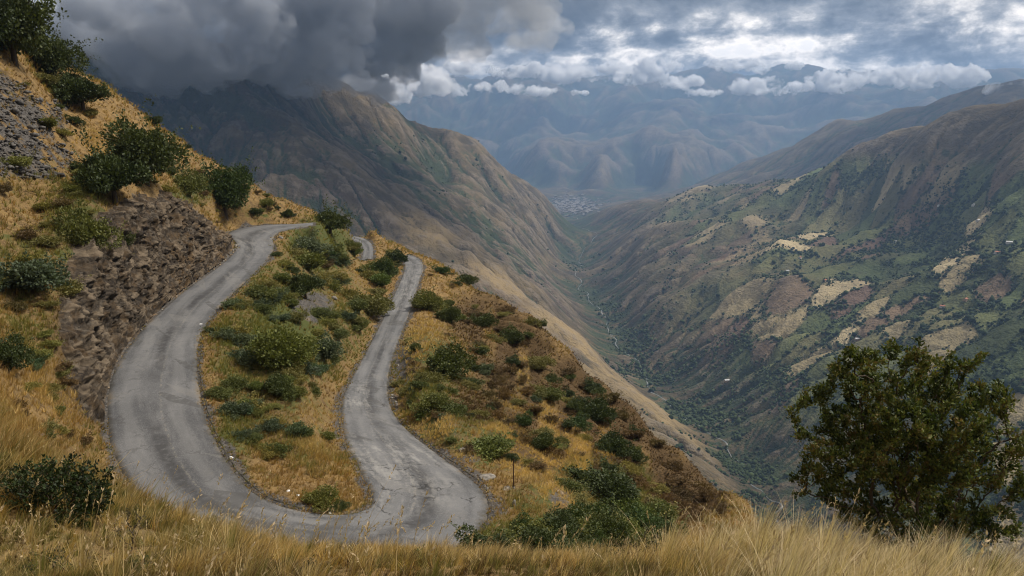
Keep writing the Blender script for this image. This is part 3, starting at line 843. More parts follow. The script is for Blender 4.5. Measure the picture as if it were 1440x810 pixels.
NGOLD = places([(770, 590, 12, 55, .9), (818, 640, 14, 36, .9), (735, 525, 9, 36, .7), (580, 500, 18, 30, .6), (615, 600, 30, 20, .7), (670, 625, 34, 12, .9), (745, 650, 55, 26, 1), (790, 695, 45, 22, .9), (700, 615, 40, 20, .8), (650, 640, 30, 18, .5), (800, 605, 26, 40, .7), (850, 640, 16, 40, .6), (740, 570, 40, 16, .5), (330, 290, 40, 20, .6), (600, 470, 25, 40, .6), (500, 400, 40, 25, .6), (450, 600, 40, 50, .5), (60, 560, 60, 50, .6), (120, 210, 40, 30, .6), (160, 170, 30, 20, .6)])

NBRUSH = np.clip(NBRUSH * 1.35 * (1 - 0.9 * places([(770, 585, 14, 60, 1), (815, 640, 16, 40, 1), (735, 520, 10, 40, .8), (905, 665, 12, 40, .8), (850, 590, 10, 50, .6), (690, 470, 10, 40, .6)])), 0, 1)
def mat_hill():
    m, g, out = material('dry_hillside_soil')
    pos = g.new('ShaderNodeNewGeometry').outputs['Position']
    n1 = g.noise(pos, 0.10, 6, 0.6); n2 = g.noise(pos, 0.7, 6, 0.62); n3 = g.noise(pos, 5.0, 5, 0.65); n4 = g.noise(pos, 22.0, 3, 0.6)
    col = g.mix(g.step(n2, 0.32, 0.66), (0.085, 0.056, 0.026), (0.22, 0.14, 0.055))
    col = g.mix(g.math('MULTIPLY', g.step(n3, 0.45, 0.7), 0.6), col, (0.32, 0.22, 0.10))
    green = g.attr('green')
    gk = g.step(g.math('ADD', g.math('MULTIPLY', n2, 1.0), g.math('MULTIPLY', green, 0.55)), 0.62, 0.86)
    col = g.mix(gk, col, g.mix(n3, (0.032, 0.042, 0.013), (0.095, 0.10, 0.03)))
    brush = g.attr('brush')
    col = g.mix(g.math('MULTIPLY', brush, 0.85), col, g.mix(g.step(n3, 0.35, 0.65), (0.026, 0.020, 0.010), (0.085, 0.050, 0.024)))
    # weathered rock
    rock = g.attr('rock')
    rv = g.voronoi(g.mapping(pos, (1.2, 1.2, 0.6), (0.3, 0.5, 0.2)), 1.1)
    rc = g.mix(g.step(n3, 0.3, 0.7), (0.035, 0.028, 0.022), (0.12, 0.095, 0.07))
    rc = g.mix(g.step(n2, 0.52, 0.7), rc, (0.17, 0.105, 0.05))
    col = g.mix(rock, col, rc)
    grav = g.attr('gravel')
    st = g.voronoi(pos, 5.5, out='Color')
    sv = g.new('ShaderNodeSeparateColor'); g.l.new(st, sv.inputs[0])
    gc = g.mix(sv.outputs[0], (0.034, 0.031, 0.028), (0.12, 0.110, 0.099))
    gc = g.mix(g.math('MULTIPLY', g.step(n2, 0.5, 0.7), 0.6), gc, (0.17, 0.125, 0.075))
    col = g.mix(g.step(g.math('ADD', grav, g.math('MULTIPLY', g.math('SUBTRACT', n3, 0.5), 0.9)), 0.35, 0.65), col, gc)
    h = g.math('ADD', g.math('MULTIPLY', n3, 0.5), g.math('ADD', g.math('MULTIPLY', n4, 0.25), g.math('MULTIPLY', rv, g.math('MULTIPLY', rock, 0.9))))
    h = g.math('ADD', h, g.math('MULTIPLY', g.voronoi(pos, 5.5), g.math('MULTIPLY', grav, -0.4)))
    principled(g, out, col, 0.95, g.bump(h, 0.8, 0.25), 0.12)
    return m
hillside = mesh_obj('hillside', NV, NF, mat_hill(), attrs=dict(rock=NROCK, gravel=NGRAVEL, green=NGREEN, brush=NBRUSH))
tag(hillside, kind='structure')
NEAR_BVH = BVHTree.FromPolygons(NV.tolist(), NF.tolist())
def hit(px, py):
    h = NEAR_BVH.ray_cast(Vector((0, 0, 0)), ray(px, py), 600)
    return None if h[0] is None else np.array(h[0])
def ground(x, y):
    h = NEAR_BVH.ray_cast(Vector((x, y, 400)), Vector((0, 0, -1)), 900)
    return None if h[0] is None else h[0].z
tick('hill')

# ------------------------------------------------------------------ the road
def mat_road():
    m, g, out = material('worn_asphalt')
    uv = g.new('ShaderNodeUVMap', uv_map='UVMap').outputs[0]
    pos = g.new('ShaderNodeNewGeometry').outputs['Position']
    sep = g.new('ShaderNodeSeparateXYZ'); g.l.new(uv, sep.inputs[0])
    U, S = sep.outputs[0], sep.outputs[1]                 # U across 0..1 (0 outer), S metres along
    al = g.mapping(uv, (7.0, 0.10, 1))
    streak = g.noise(al, 1.0, 5, 0.6)
    n1 = g.noise(pos, 0.25, 5, 0.6); n2 = g.noise(pos, 1.6, 5, 0.62); n3 = g.noise(pos, 14.0, 3, 0.7)
    col = g.mix(g.step(n1, 0.35, 0.65), (0.060, 0.061, 0.063), (0.100, 0.100, 0.101))
    col = g.mix(g.math('MULTIPLY', g.step(streak, 0.45, 0.7), 0.6), col, (0.160, 0.158, 0.155))
    col = g.mix(g.math('MULTIPLY', g.step(n2, 0.52, 0.72), 0.35), col, (0.085, 0.083, 0.082))
    sp = g.voronoi(pos, 26.0, out='Color'); sc = g.new('ShaderNodeSeparateColor'); g.l.new(sp, sc.inputs[0])
    col = g.mix(g.math('MULTIPLY', g.step(sc.outputs[0], 0.55, 1.0), 0.30), col, (0.30, 0.29, 0.28))
    col = g.mix(g.math('MULTIPLY', g.step(sc.outputs[1], 0.70, 1.0), 0.35), col, (0.05, 0.05, 0.05))
    wob = g.math('MULTIPLY', g.math('SUBTRACT', g.noise(g.mapping(uv, (0, 0.09, 0)), 1.0, 3), 0.5), 0.22)
    Uw = g.math('ADD', U, wob)
    def band(c, w, soft):
        return g.math('SUBTRACT', 1.0, g.step(g.math('ABSOLUTE', g.math('SUBTRACT', Uw, c)), w, w + soft))
    # dark oily track on the inner lane, paler polished wheel tracks
    oil = g.math('MULTIPLY', band(0.47, 0.025, 0.08), g.step(g.noise(g.mapping(uv, (0.0, 0.055, 0.0)), 1.0, 4), 0.38, 0.55))
    col = g.mix(g.math('MULTIPLY', oil, g.math('MULTIPLY', g.step(n2, 0.25, 0.55), 0.85)), col, (0.040, 0.039, 0.039))
    for c in (0.24, 0.72):
        col = g.mix(g.math('MULTIPLY', band(c, 0.03, 0.08), 0.38), col, (0.18, 0.178, 0.174))
    rep = g.voronoi(g.mapping(uv, (2.2, 0.45, 1)), 1.0, out='Color', rand=1.0); rs = g.new('ShaderNodeSeparateColor'); g.l.new(rep, rs.inputs[0])
    col = g.mix(g.math('MULTIPLY', g.step(rs.outputs[0], 0.90, 0.93), g.math('MULTIPLY', 0.6, g.step(n2, 0.3, 0.5))), col, (0.060, 0.058, 0.055))
    col = g.mix(g.math('MULTIPLY', g.step(rs.outputs[1], 0.90, 0.94), 0.25), col, (0.20, 0.19, 0.172))
    grit = g.math('MULTIPLY', g.step(g.noise(pos, 0.33, 6, 0.7), 0.56, 0.70), g.step(g.noise(pos, 6.0, 4, 0.7), 0.45, 0.6))
    col = g.mix(g.math('MULTIPLY', grit, 0.35), col, (0.20, 0.175, 0.14))
    # worn centre line, almost gone
    line = g.math('MULTIPLY', g.math('SUBTRACT', 1.0, g.step(g.math('ABSOLUTE', g.math('SUBTRACT', g.math('ADD', U, g.math('MULTIPLY', wob, 0.25)), 0.56)), 0.008, 0.016)), g.step(g.noise(pos, 3.0, 5, 0.7), 0.46, 0.60))
    col = g.mix(g.math('MULTIPLY', line, 0.16), col, (0.42, 0.37, 0.27))
    # cracks: long meander along the road and a net on the bend
    cp = g.mapping(pos, (0.42, 0.42, 0.42))
    warp = g.new('ShaderNodeVectorMath', operation='ADD'); g.l.new(cp, warp.inputs[0])
    nz = g.new('ShaderNodeTexNoise'); g.l.new(pos, nz.inputs['Vector']); nz.inputs['Scale'].default_value = 0.9; nz.inputs['Detail'].default_value = 4
    scl = g.new('ShaderNodeVectorMath', operation='SCALE'); g.l.new(nz.outputs[1], scl.inputs[0]); scl.inputs['Scale'].default_value = 0.9
    g.l.new(scl.outputs[0], warp.inputs[1])
    ce = g.voronoi(warp.outputs[0], 1.0, 'DISTANCE_TO_EDGE')
    crack = g.math('MULTIPLY', g.math('SUBTRACT', 1.0, g.step(ce, 0.014, 0.034)), g.attr('cracked'))
    crack = g.math('MULTIPLY', crack, g.step(g.noise(pos, 0.5, 3), 0.45, 0.58))
    col = g.mix(g.math('MULTIPLY', crack, 0.9), col, (0.022, 0.021, 0.02))
    # pale scuffed stripe
    wear = g.math('MULTIPLY', g.attr('worn'), g.step(g.math('ADD', g.math('MULTIPLY', g.noise(g.mapping(uv, (9.0, 0.22, 1)), 1.0, 6, 0.65), 0.65), g.math('MULTIPLY', g.noise(pos, 2.2, 6, 0.7), 0.35)), 0.46, 0.62))
    col = g.mix(g.math('MULTIPLY', wear, 0.7), col, (0.27, 0.26, 0.24))
    # dirt and damp along both edges
    edge = g.math('MINIMUM', U, g.math('SUBTRACT', 1.0, U))
    dirt = g.math('SUBTRACT', 1.0, g.step(g.math('ADD', edge, g.math('MULTIPLY', g.math('SUBTRACT', n2, 0.5), 0.16)), 0.015, 0.10))
    col = g.mix(g.math('MULTIPLY', dirt, 0.85), col, g.mix(g.step(n1, 0.45, 0.6), (0.040, 0.036, 0.028), (0.135, 0.105, 0.068)))
    h = g.math('ADD', g.math('MULTIPLY', n3, 0.5), g.math('ADD', n2, g.math('MULTIPLY', crack, -0.6)))
    principled(g, out, col, g.math('ADD', 0.62, g.math('MULTIPLY', n2, 0.3)), g.bump(h, 0.35, 0.03), 0.3)
    return m
M_ROAD = mat_road()

def ribbon(name, A, B, S, kind='structure', nu=24, crown=0.05):
    u = np.linspace(0, 1, nu); n = len(A)
    jag = (fbm(np.stack([S, S * 0 + 3, S * 0], 1) / 1.3, 5, 0.65) * 0.26, fbm(np.stack([S, S * 0 + 9, S * 0], 1) / 1.3, 5, 0.65) * 0.26)
    w = np.linalg.norm(B - A, axis=1)
    U = np.repeat(u[None], n, 0)
    lo = -0.05 + jag[0] / w; hi = 1.05 + jag[1] / w
    Ue = lo[:, None] + (hi - lo)[:, None] * U
    P = A[:, None] * (1 - Ue[..., None]) + B[:, None] * Ue[..., None]
    P[..., 2] += crown * (1 - (2 * U - 1) ** 2)
    P[:, [0, -1], 2] -= 0.22
    V = P.reshape(-1, 3)
    V[:, 2] += fbm(V / 3.0, 3) * 0.025
    uv = np.stack([U, np.repeat(S[:, None], nu, 1)], -1).reshape(-1, 2)
    px, py = to_pix(V)
    wb = lambda x, y, z_r, r: np.clip(1.4 - np.linalg.norm(V[:, :2] - pix_z(x, y, z_r)[:2], axis=1) / r, 0, 1)
    cr = np.maximum.reduce([wb(580, 690, -24.9, 9), wb(540, 560, -29, 10), wb(575, 400, -32.7, 30), wb(360, 330, -20, 12) * 0.6, np.full(len(V), 0.35)])
    wn = np.maximum.reduce([wb(500, 560, -28.6, 7) * (uv[:, 0] > 0.45), wb(530, 640, -25.4, 7), wb(545, 680, -24.8, 5) * 0.9, wb(575, 400, -32.7, 26) * 0.9, wb(370, 345, -20.3, 12) * 0.5, wb(225, 480, -21.3, 8) * 0.25]) if name == 'road' else np.zeros(len(V))
    o = mesh_obj(name, V, grid_faces(n, nu), M_ROAD, attrs=dict(cracked=cr, worn=wn), uv=uv)
    return tag(o, kind=kind)
road = ribbon('road', RL, RR, RS)
strand = ribbon('road', SL, SR, SS, nu=12)

# stone-lined gutters: a shallow dark channel with a low outer lip
def mat_gutter():
    m, g, out = material('stained_concrete')
    pos = g.new('ShaderNodeNewGeometry').outputs['Position']
    n = g.noise(pos, 2.5, 5, 0.65); n2 = g.noise(pos, 0.5, 4, 0.6)
    col = g.mix(g.step(n, 0.35, 0.65), (0.022, 0.021, 0.017), (0.085, 0.078, 0.062))
    col = g.mix(g.math('MULTIPLY', g.step(n2, 0.5, 0.65), 0.7), col, (0.06, 0.06, 0.025))
    principled(g, out, col, 0.9, g.bump(n, 0.5, 0.05), 0.2)
    return m
M_GUT = mat_gutter()
def gutter(E, inward, k0, k1):
    """channel outside road edge E between stations k0 and k1"""
    P = E[k0:k1]; n = len(P)
    t = np.gradient(P, axis=0)[:, :2]; t /= np.linalg.norm(t, axis=1)[:, None]
    o = np.stack([-t[:, 1], t[:, 0]], 1); iw = (inward[k0:k1] - P)[:, :2]
    o *= -np.sign((o * iw).sum(1))[:, None]
    prof = ((0.02, -0.12), (0.05, -0.02), (0.10, -0.12), (0.30, -0.13), (0.36, 0.0), (0.42, 0.03), (0.47, 0.0), (0.52, -0.2))
    taper = np.minimum(1, np.minimum(np.arange(n), np.arange(n)[::-1]) / 6.0)
    V = np.zeros((n, len(prof), 3))
    wv = 1 + fbm(np.stack([np.arange(n) / 7.0, np.zeros(n), np.zeros(n)], 1), 3) * 0.35
    for j, (d, z) in enumerate(prof):
        V[:, j, :2] = P[:, :2] + o * (d * wv)[:, None]
        V[:, j, 2] = P[:, 2] + z * taper - (1 - taper) * 0.25 + fbm(np.stack([np.arange(n) / 2.0, np.full(n, j * 3.0), np.zeros(n)], 1), 2) * 0.015
    ob = mesh_obj('gutter', V.reshape(-1, 3), grid_faces(n, len(prof)), M_GUT)
    return tag(ob, kind='structure')
def station(px, py, E):
    x, y = to_pix(E); return int(np.hypot(x - px, y - py).argmin())
gutter(RR, RL, station(352, 388, RR), station(522, 715, RR))
gutter(RR, RL, station(515, 670, RR), station(505, 515, RR))
gutter(RL, RR, station(545, 545, RL), station(684, 712, RL)) if station(545, 545, RL) < station(684, 712, RL) else gutter(RL, RR, station(684, 712, RL), station(550, 510, RL))
gutter(RL, RR, station(415, 315, RL), station(340, 321, RL))
tick('road')

# ------------------------------------------------------------------ rock cut above the road: a finely broken skin
def build_rock_face():
    k0, k1 = sorted((station(336, 347, RL), station(166, 640, RL)))
    nS, nT = 760, 170
    ks = np.linspace(k0, k1, nS)
    E = np.stack([np.interp(ks, np.arange(len(RL)), RL[:, c]) for c in range(3)], 1)
    I = np.stack([np.interp(ks, np.arange(len(RR)), RR[:, c]) for c in range(3)], 1)
    t = np.gradient(E, axis=0)[:, :2]; t /= np.linalg.norm(t, axis=1)[:, None]
    for _ in range(60): t[1:-1] = (t[:-2] + 2 * t[1:-1] + t[2:]) / 4
    o = np.stack([-t[:, 1], t[:, 0]], 1); o *= -np.sign((o * (I - E)[:, :2]).sum(1))[:, None]
    d = np.linspace(0.35, 14, 60)
    X = E[:, None, 0] + o[:, None, 0] * d[None]; Yv = E[:, None, 1] + o[:, None, 1] * d[None]
    Z = near_height(X.ravel(), Yv.ravel(), True)[0].reshape(X.shape)
    P = np.stack([X, Yv, Z], -1)
    seg = np.linalg.norm(np.diff(P, axis=1), axis=2); arc = np.concatenate([np.zeros((nS, 1)), np.cumsum(seg, 1)], 1)
    V = np.zeros((nS, nT, 3))
    for i in range(nS):
        q = np.linspace(0, min(arc[i, -1], 17.0), nT)
        for c in range(3): V[i, :, c] = np.interp(q, arc[i], P[i, :, c])
    n = np.cross(np.gradient(V, axis=0), np.gradient(V, axis=1)); n /= np.linalg.norm(n, axis=2)[..., None] + 1e-9
    if n[..., 2].mean() < 0: n = -n
    nsm = n.copy()
    for c in range(3): nsm[..., c] = blur(n[..., c], 6)
    f = V.reshape(-1, 3)
    px, py = to_pix(f)
    sd = inside_poly(px, py, ROCK_POLY)
    # shattered beds: cells of broken rock standing out by different amounts, cut by steep joints
    q = f + np.stack([fbm(f / 2.2 + s, 3) for s in (0, 40, 80)], 1) * 0.9
    def cells(sc, seed):
        r = np.random.default_rng(seed); w = q / np.array(sc); i = np.floor(w).astype(int); best = np.full(len(w), 9e9); val = np.zeros(len(w)); second = best.copy()
        for dx in (-1, 0, 1):
            for dy in (-1, 0, 1):
                for dz in (-1, 0, 1):
                    cc = i + np.array((dx, dy, dz))
                    hsh = (cc[:, 0] * 73856093 ^ cc[:, 1] * 19349663 ^ cc[:, 2] * 83492791 ^ (seed * 7919)) & 0xFFFFF
                    jit = np.stack([(hsh * k % 10007) / 10007.0 for k in (31, 57, 91)], 1)
                    dd = ((cc + jit - w) ** 2).sum(1)
                    nb = dd < best
                    second = np.where(nb, best, np.minimum(second, dd)); val = np.where(nb, (hsh * 17 % 9973) / 9973.0, val); best = np.where(nb, dd, best)
        return val, np.sqrt(second) - np.sqrt(best)
    dip = np.array(((0.94, 0.10, 0.32), (-0.16, 0.97, 0.18), (-0.29, -0.22, 0.93))); q = q @ dip.T
    v1, e1 = cells((3.6, 3.0, 1.5), 1); v2, e2 = cells((1.5, 1.2, 0.55), 2); v3, e3 = cells((0.55, 0.5, 0.26), 3)
    up = f + fbm(f / 2.5 + 13, 3)[:, None] * np.array((0.7, 0.7, 0.2))
    rib = fbm(up / np.array((1.5, 1.5, 5.0)), 5, 0.58, ridged=True)            # joints running down the face
    slab = fbm(q / np.array((2.6, 2.2, 0.7)), 4, 0.55)                         # beds
    slab = np.round(slab * 4.5) / 4.5 * 0.75 + slab * 0.25
    crag = rib * 0.55 + slab * 0.85 + (v2 - 0.5) * 0.40 + (v3 - 0.5) * 0.16 + (v1 - 0.5) * 0.4
    crag += fbm(f / 5.0 + 7, 3, ridged=True) * 0.8 + fbm(f / 0.35, 3, 0.6) * 0.08
    m = sstep(-10, 16, sd + fbm(f / 1.6, 3) * 14)
    soil = sstep(0.05, 0.35, fbm(f / 5.0 + 60, 3)); off = -0.45 * (1 - m) + m * (0.40 + crag * (1 - 0.6 * soil))
    f = f + nsm.reshape(-1, 3) * off[:, None]
    tanrock = sstep(190, 280, px + fbm(f / 3, 3) * 60)
    mm, g, out = material('broken_shale')
    pos = g.new('ShaderNodeNewGeometry').outputs['Position']
    n1 = g.noise(pos, 0.6, 6, 0.65); n2 = g.noise(g.mapping(pos, (1, 1, 0.35), (0.2, 0.5, 0)), 3.2, 6, 0.68); n3 = g.noise(pos, 11.0, 4, 0.65)
    v = g.voronoi(g.mapping(pos, (1.0, 1.0, 0.6), (0.4, 0.6, 0.1)), 2.4, out='Color'); sv = g.new('ShaderNodeSeparateColor'); g.l.new(v, sv.inputs[0])
    col = g.mix(g.step(n2, 0.34, 0.66), (0.017, 0.013, 0.0095), (0.062, 0.047, 0.032))
    col = g.mix(g.math('MULTIPLY', g.step(sv.outputs[0], 0.70, 0.97), 0.45), col, (0.15, 0.128, 0.10))
    col = g.mix(g.math('MULTIPLY', g.step(n1, 0.46, 0.62), g.math('ADD', 0.45, g.math('MULTIPLY', g.attr('ochre'), 0.5))), col, (0.115, 0.072, 0.033))
    col = g.mix(g.math('MULTIPLY', g.step(n3, 0.62, 0.75), 0.5), col, (0.25, 0.22, 0.175))
    bk = g.attr('block')
    col = g.mix(g.math('MULTIPLY', g.step(bk, 0.52, 0.80), 0.85), col, g.mix(n2, (0.090, 0.068, 0.045), (0.22, 0.170, 0.115)))
    col = g.mix(g.math('MULTIPLY', g.attr('joint'), 0.5), col, (0.022, 0.017, 0.012))
    h = g.math('ADD', g.math('MULTIPLY', n2, 0.6), g.math('ADD', g.math('MULTIPLY', n3, 0.3), g.math('MULTIPLY', sv.outputs[1], 0.5)))
    principled(g, out, col, 0.9, g.bump(h, 0.9, 0.22), 0.2)
    ob = mesh_obj('rock_face', f, grid_faces(nS, nT), mm, smooth=False, attrs=dict(ochre=tanrock, block=np.clip(0.55 * v2 + 0.25 * v1 + 0.2 * v3 + fbm(f / 2.0 + 3, 3) * 0.25, 0, 1), joint=np.maximum(sstep(0.10, 0.0, e2), sstep(0.14, 0.0, e1))))
    return tag(ob, kind='structure')
rock_face = build_rock_face()
tick('rock')
# ------------------------------------------------------------------ foliage
def mat_leaf(name, tint=(1, 1, 1), trans=0.25, vary=True):
    m, g, out = material(name)
    c = g.attr('col', 'Color')
    rnd = g.new('ShaderNodeObjectInfo').outputs['Random']
    c = g.mix(1.0, c, g.ramp(rnd, [(0.0, (0.72, 0.78, 0.70)), (0.35, (1.0, 1.0, 1.0)), (0.7, (1.22, 1.12, 0.82)), (1.0, (0.95, 1.18, 1.0))]) if vary else tint, 'MULTIPLY')
    b = g.new('ShaderNodeBsdfPrincipled'); g.put(b.inputs['Base Color'], c); b.inputs['Roughness'].default_value = 0.6; b.inputs['Specular IOR Level'].default_value = 0.25
    t = g.new('ShaderNodeBsdfTranslucent'); g.put(t.inputs[0], g.mix(1.0, c, (1.15, 1.2, 0.7), 'MULTIPLY'))
    mx = g.new('ShaderNodeMixShader'); mx.inputs[0].default_value = trans
    g.l.new(b.outputs[0], mx.inputs[1]); g.l.new(t.outputs[0], mx.inputs[2]); g.l.new(mx.outputs[0], out.inputs['Surface'])
    return m
M_LEAF = mat_leaf('leaves'); M_GRASS = mat_leaf('grass_blades', trans=0.35, vary=False)
def mat_bark():
    m, g, out = material('bark')
    pos = g.new('ShaderNodeNewGeometry').outputs['Position']
    n = g.noise(g.mapping(pos, (1, 1, 0.3)), 14.0, 5, 0.6)
    principled(g, out, g.mix(n, (0.035, 0.026, 0.019), (0.12, 0.095, 0.07)), 0.9, g.bump(n, 0.6, 0.03), 0.1)
    return m
M_BARK = mat_bark()

def leaf_quads(P, D, size, aspect, rng, fold=0.0):
    """one pointed leaf (two triangles as a quad) at each P, long axis about D"""
    n = len(P)
    D = D / (np.linalg.norm(D, axis=1)[:, None] + 1e-9)
    r = rng.normal(size=(n, 3)); S = np.cross(D, r); S /= np.linalg.norm(S, axis=1)[:, None] + 1e-9
    s = size * rng.uniform(0.65, 1.3, n)[:, None]
    a = P; b = P + D * s * 0.5 + S * s * aspect * 0.5; c = P + D * s; d = P + D * s * 0.5 - S * s * aspect * 0.5
    V = np.stack([a, b, c, d], 1).reshape(-1, 3)
    F = np.arange(4 * n).reshape(n, 4)
    return V, F
def tubes(segs, sides=5):
    """segs: list of (p0, r0, p1, r1) -> tapered tubes"""
    V, F, o = [], [], 0
    ang = np.linspace(0, 2 * math.pi, sides, endpoint=False)
    for p0, r0, p1, r1 in segs:
        ax = p1 - p0; L = np.linalg.norm(ax)
        if L < 1e-6: continue
        ax = ax / L; h = np.array((0, 0, 1.0)) if abs(ax[2]) < 0.9 else np.array((1.0, 0, 0))
        u = np.cross(ax, h); u /= np.linalg.norm(u); v = np.cross(ax, u)
        ring = np.cos(ang)[:, None] * u + np.sin(ang)[:, None] * v
        V.append(p0 + ring * r0); V.append(p1 + ax * r1 * 0.4 + ring * r1)
        for k in range(sides):
            F.append((o + k, o + (k + 1) % sides, o + sides + (k + 1) % sides, o + sides + k))
        o += 2 * sides
    return np.concatenate(V), np.array(F)

GREENS = {'dark': ((0.024, 0.036, 0.011), (0.075, 0.092, 0.028)), 'mid': ((0.050, 0.064, 0.017), (0.165, 0.170, 0.050)), 'olive': ((0.090, 0.085, 0.024), (0.25, 0.215, 0.070)),
          'grey': ((0.045, 0.060, 0.034), (0.11, 0.135, 0.075)), 'rust': ((0.060, 0.040, 0.018), (0.15, 0.095, 0.04))}
def crown_mesh(rng, lumps, n, leaf, pal, flat=0.8, sparse=0.0, tip=None):
    """unit crown: leaves spread through many small clumps that fill an uneven volume"""
    ctr, rad = [], []
    for _ in range(lumps):
        v = rng.normal(size=3); v /= np.linalg.norm(v); v[2] = abs(v[2]) * 0.9 - 0.12
        reach = 0.62 + 0.38 * math.sin(3.0 * math.atan2(v[1], v[0]) + lumps) * math.cos(1.7 * v[2] + lumps); ctr.append(v * np.array((0.82, 0.82, 0.95 * flat)) * reach * rng.uniform(0.1, 1.0) ** 0.5); rad.append(0.13 + 0.27 * rng.random() ** 2)
    ctr = np.array(ctr); rad = np.array(rad)
    w = rad ** 2; w /= w.sum()
    li = rng.choice(lumps, n, p=w)
    v = rng.normal(size=(n, 3)); v /= np.linalg.norm(v, axis=1)[:, None]
    rr = rng.uniform(0.2 + 0.3 * (1 - sparse), 1.08, n) ** 0.6
    P = ctr[li] + v * (rad[li] * rr)[:, None] * np.array((1, 1, flat))
    P[:, 2] += 0.42 * flat
    # thin twiggy shoots that stick out of the outline
    ns = n // 9; sh = rng.integers(lumps, size=ns // 24 + 1); k = np.repeat(sh, 24)[:ns]; dv = ctr[sh] / (np.linalg.norm(ctr[sh], axis=1)[:, None] + 0.2) + rng.normal(size=(len(sh), 3)) * 0.3 + np.array((0, 0, 0.35)); dv = np.repeat(dv, 24, 0)[:ns]
    P[:ns] = ctr[k] + dv * (rad[k] * rng.uniform(0.6, 2.0, ns))[:, None] + rng.normal(size=(ns, 3)) * 0.025; P[:ns, 2] += 0.42 * flat; li[:ns] = k
    keep = P[:, 2] > -0.06
    P, v, li = P[keep], v[keep], li[keep]
    D = v + np.array((0, 0, 0.35)) + rng.normal(size=P.shape) * 0.55
    V, F = leaf_quads(P, D, leaf, 0.62, rng)
    lo, hi = np.array(GREENS[pal][0]), np.array(GREENS[pal][1])
    t = np.clip(rng.beta(1.6, 2.2, len(P)) * 0.75 + rng.uniform(0, 0.35, lumps)[li], 0, 1)[:, None]
    c = lo + (hi - lo) * t
    if tip is not None:
        k = rng.random(len(P)) < 0.12; c[k] = np.array(tip) * rng.uniform(0.7, 1.2, (k.sum(), 1))
    return V, F, np.repeat(c, 4, 0), ctr + np.array((0, 0, 0.42 * flat))
def stems(rng, ctr, r0=0.05, base=(0, 0, -0.08), trunk=0.3):
    segs = []; b = np.array(base, float); f = np.array((rng.normal() * 0.04, rng.normal() * 0.04, trunk))
    segs.append((b, r0, f, r0 * 0.75))
    for c in ctr[:14]:
        mid = f + (c - f) * 0.5 + rng.normal(size=3) * 0.05
        segs.append((f, r0 * 0.55, mid, r0 * 0.36)); segs.append((mid, r0 * 0.36, c, r0 * 0.12))
    return tubes(segs, 5)

def shrub_data(seed, pal, n, leaf, lumps, flat, sparse=0.0, tip=None, trunk=0.12):
    rng = np.random.default_rng(seed)
    V, F, c, ctr = crown_mesh(rng, lumps, n, leaf, pal, flat, sparse, tip)
    SV, SF = stems(rng, ctr, 0.035, trunk=trunk)
    me_v = np.concatenate([V, SV]); me_f = np.concatenate([F, SF + len(V)])
    cc = np.concatenate([c, np.tile((0.05, 0.04, 0.03), (len(SV), 1))])
    return me_v, me_f, cc
SHRUB_MESH = {}
for nm, args in dict(dark=(101, 'dark', 8840, 0.061, 26, 0.85), dark2=(102, 'dark', 7800, 0.064, 18, 0.72), mid=(103, 'mid', 8320, 0.064, 24, 0.75), mid2=(104, 'mid', 6760, 0.072, 16, 0.62, 0.3),
                     olive=(105, 'olive', 6240, 0.067, 20, 0.7, 0.6), olive2=(106, 'olive', 5720, 0.070, 14, 0.55, 0.5), grey=(107, 'grey', 6760, 0.070, 22, 0.72, 0.2), rust=(108, 'rust', 4940, 0.064, 18, 0.6, 0.7), rust2=(109, 'rust', 4420, 0.070, 13, 0.5, 0.7)).items():
    V, F, c = shrub_data(*args)
    tmp = mesh_obj('shrub', V, F, M_LEAF, smooth=False, colattr=dict(col=c))
    SHRUB_MESH[nm] = tmp.data; bpy.data.objects.remove(tmp)
def tree_data(seed, pal, n, leaf, lumps, flat, th):
    rng = np.random.default_rng(seed)
    V, F, c, ctr = crown_mesh(rng, lumps, n, leaf, pal, flat, 0.1)
    V[:, 2] += th; ctr[:, 2] += th
    SV, SF = stems(rng, ctr, 0.06, trunk=th + 0.12)
    a = mesh_obj('crown', V, F, M_LEAF, smooth=False, colattr=dict(col=c)); b = mesh_obj('trunk', SV, SF, M_BARK)
    r = (a.data, b.data); bpy.data.objects.remove(a); bpy.data.objects.remove(b); return r
TREE_MESH = {'oak': tree_data(201, 'dark', 13000, 0.055, 34, 0.78, 0.16), 'oak2': tree_data(202, 'dark', 12500, 0.058, 26, 0.66, 0.20), 'oak3': tree_data(203, 'dark', 12500, 0.058, 30, 0.95, 0.14)}
_pr = np.random.default_rng(77)
def tree(kind, px, py, wpx, label, group=None, sq=1.0, tint=None):
    p = hit(px, py)
    if p is None: print('tree missed', px, py); return
    dist = p[1] * math.cos(PITCH) - p[2] * math.sin(PITCH)
    s = wpx * dist / FPX / 1.3
    r = empty('tree', (p[0], p[1], p[2] - 0.05 * s), _pr.uniform(0, 6.28)); r.scale = (s, s, s * sq * 1.15)
    tag(r, label, 'tree', group)
    a, b = TREE_MESH[kind]
    for nm, d in (('crown', a), ('trunk', b)):
        o = bpy.data.objects.new(nm, d); COL.objects.link(o); o.parent = r
    return r
def shrub(kind, px, py, wpx, label, group=None, sq=1.0, P=None, name='shrub'):
    p = hit(px, py) if P is None else P
    if p is None: print('shrub missed', px, py); return
    dist = p[1] * math.cos(PITCH) - p[2] * math.sin(PITCH)
    s = wpx * dist / FPX / 1.3
    o = bpy.data.objects.new(name, SHRUB_MESH[kind]); COL.objects.link(o)
    o.location = (p[0], p[1], p[2] - 0.06 * s); o.scale = (s, s, s * sq); o.rotation_euler = (_pr.normal() * 0.08, _pr.normal() * 0.08, _pr.uniform(0, 6.28))
    o['seen'] = float(wpx) if group not in ('shrubs on the near spur', None) else 999.0
    return tag(o, label, 'shrub', group)
G_T = 'dark trees on the upper left hillside'
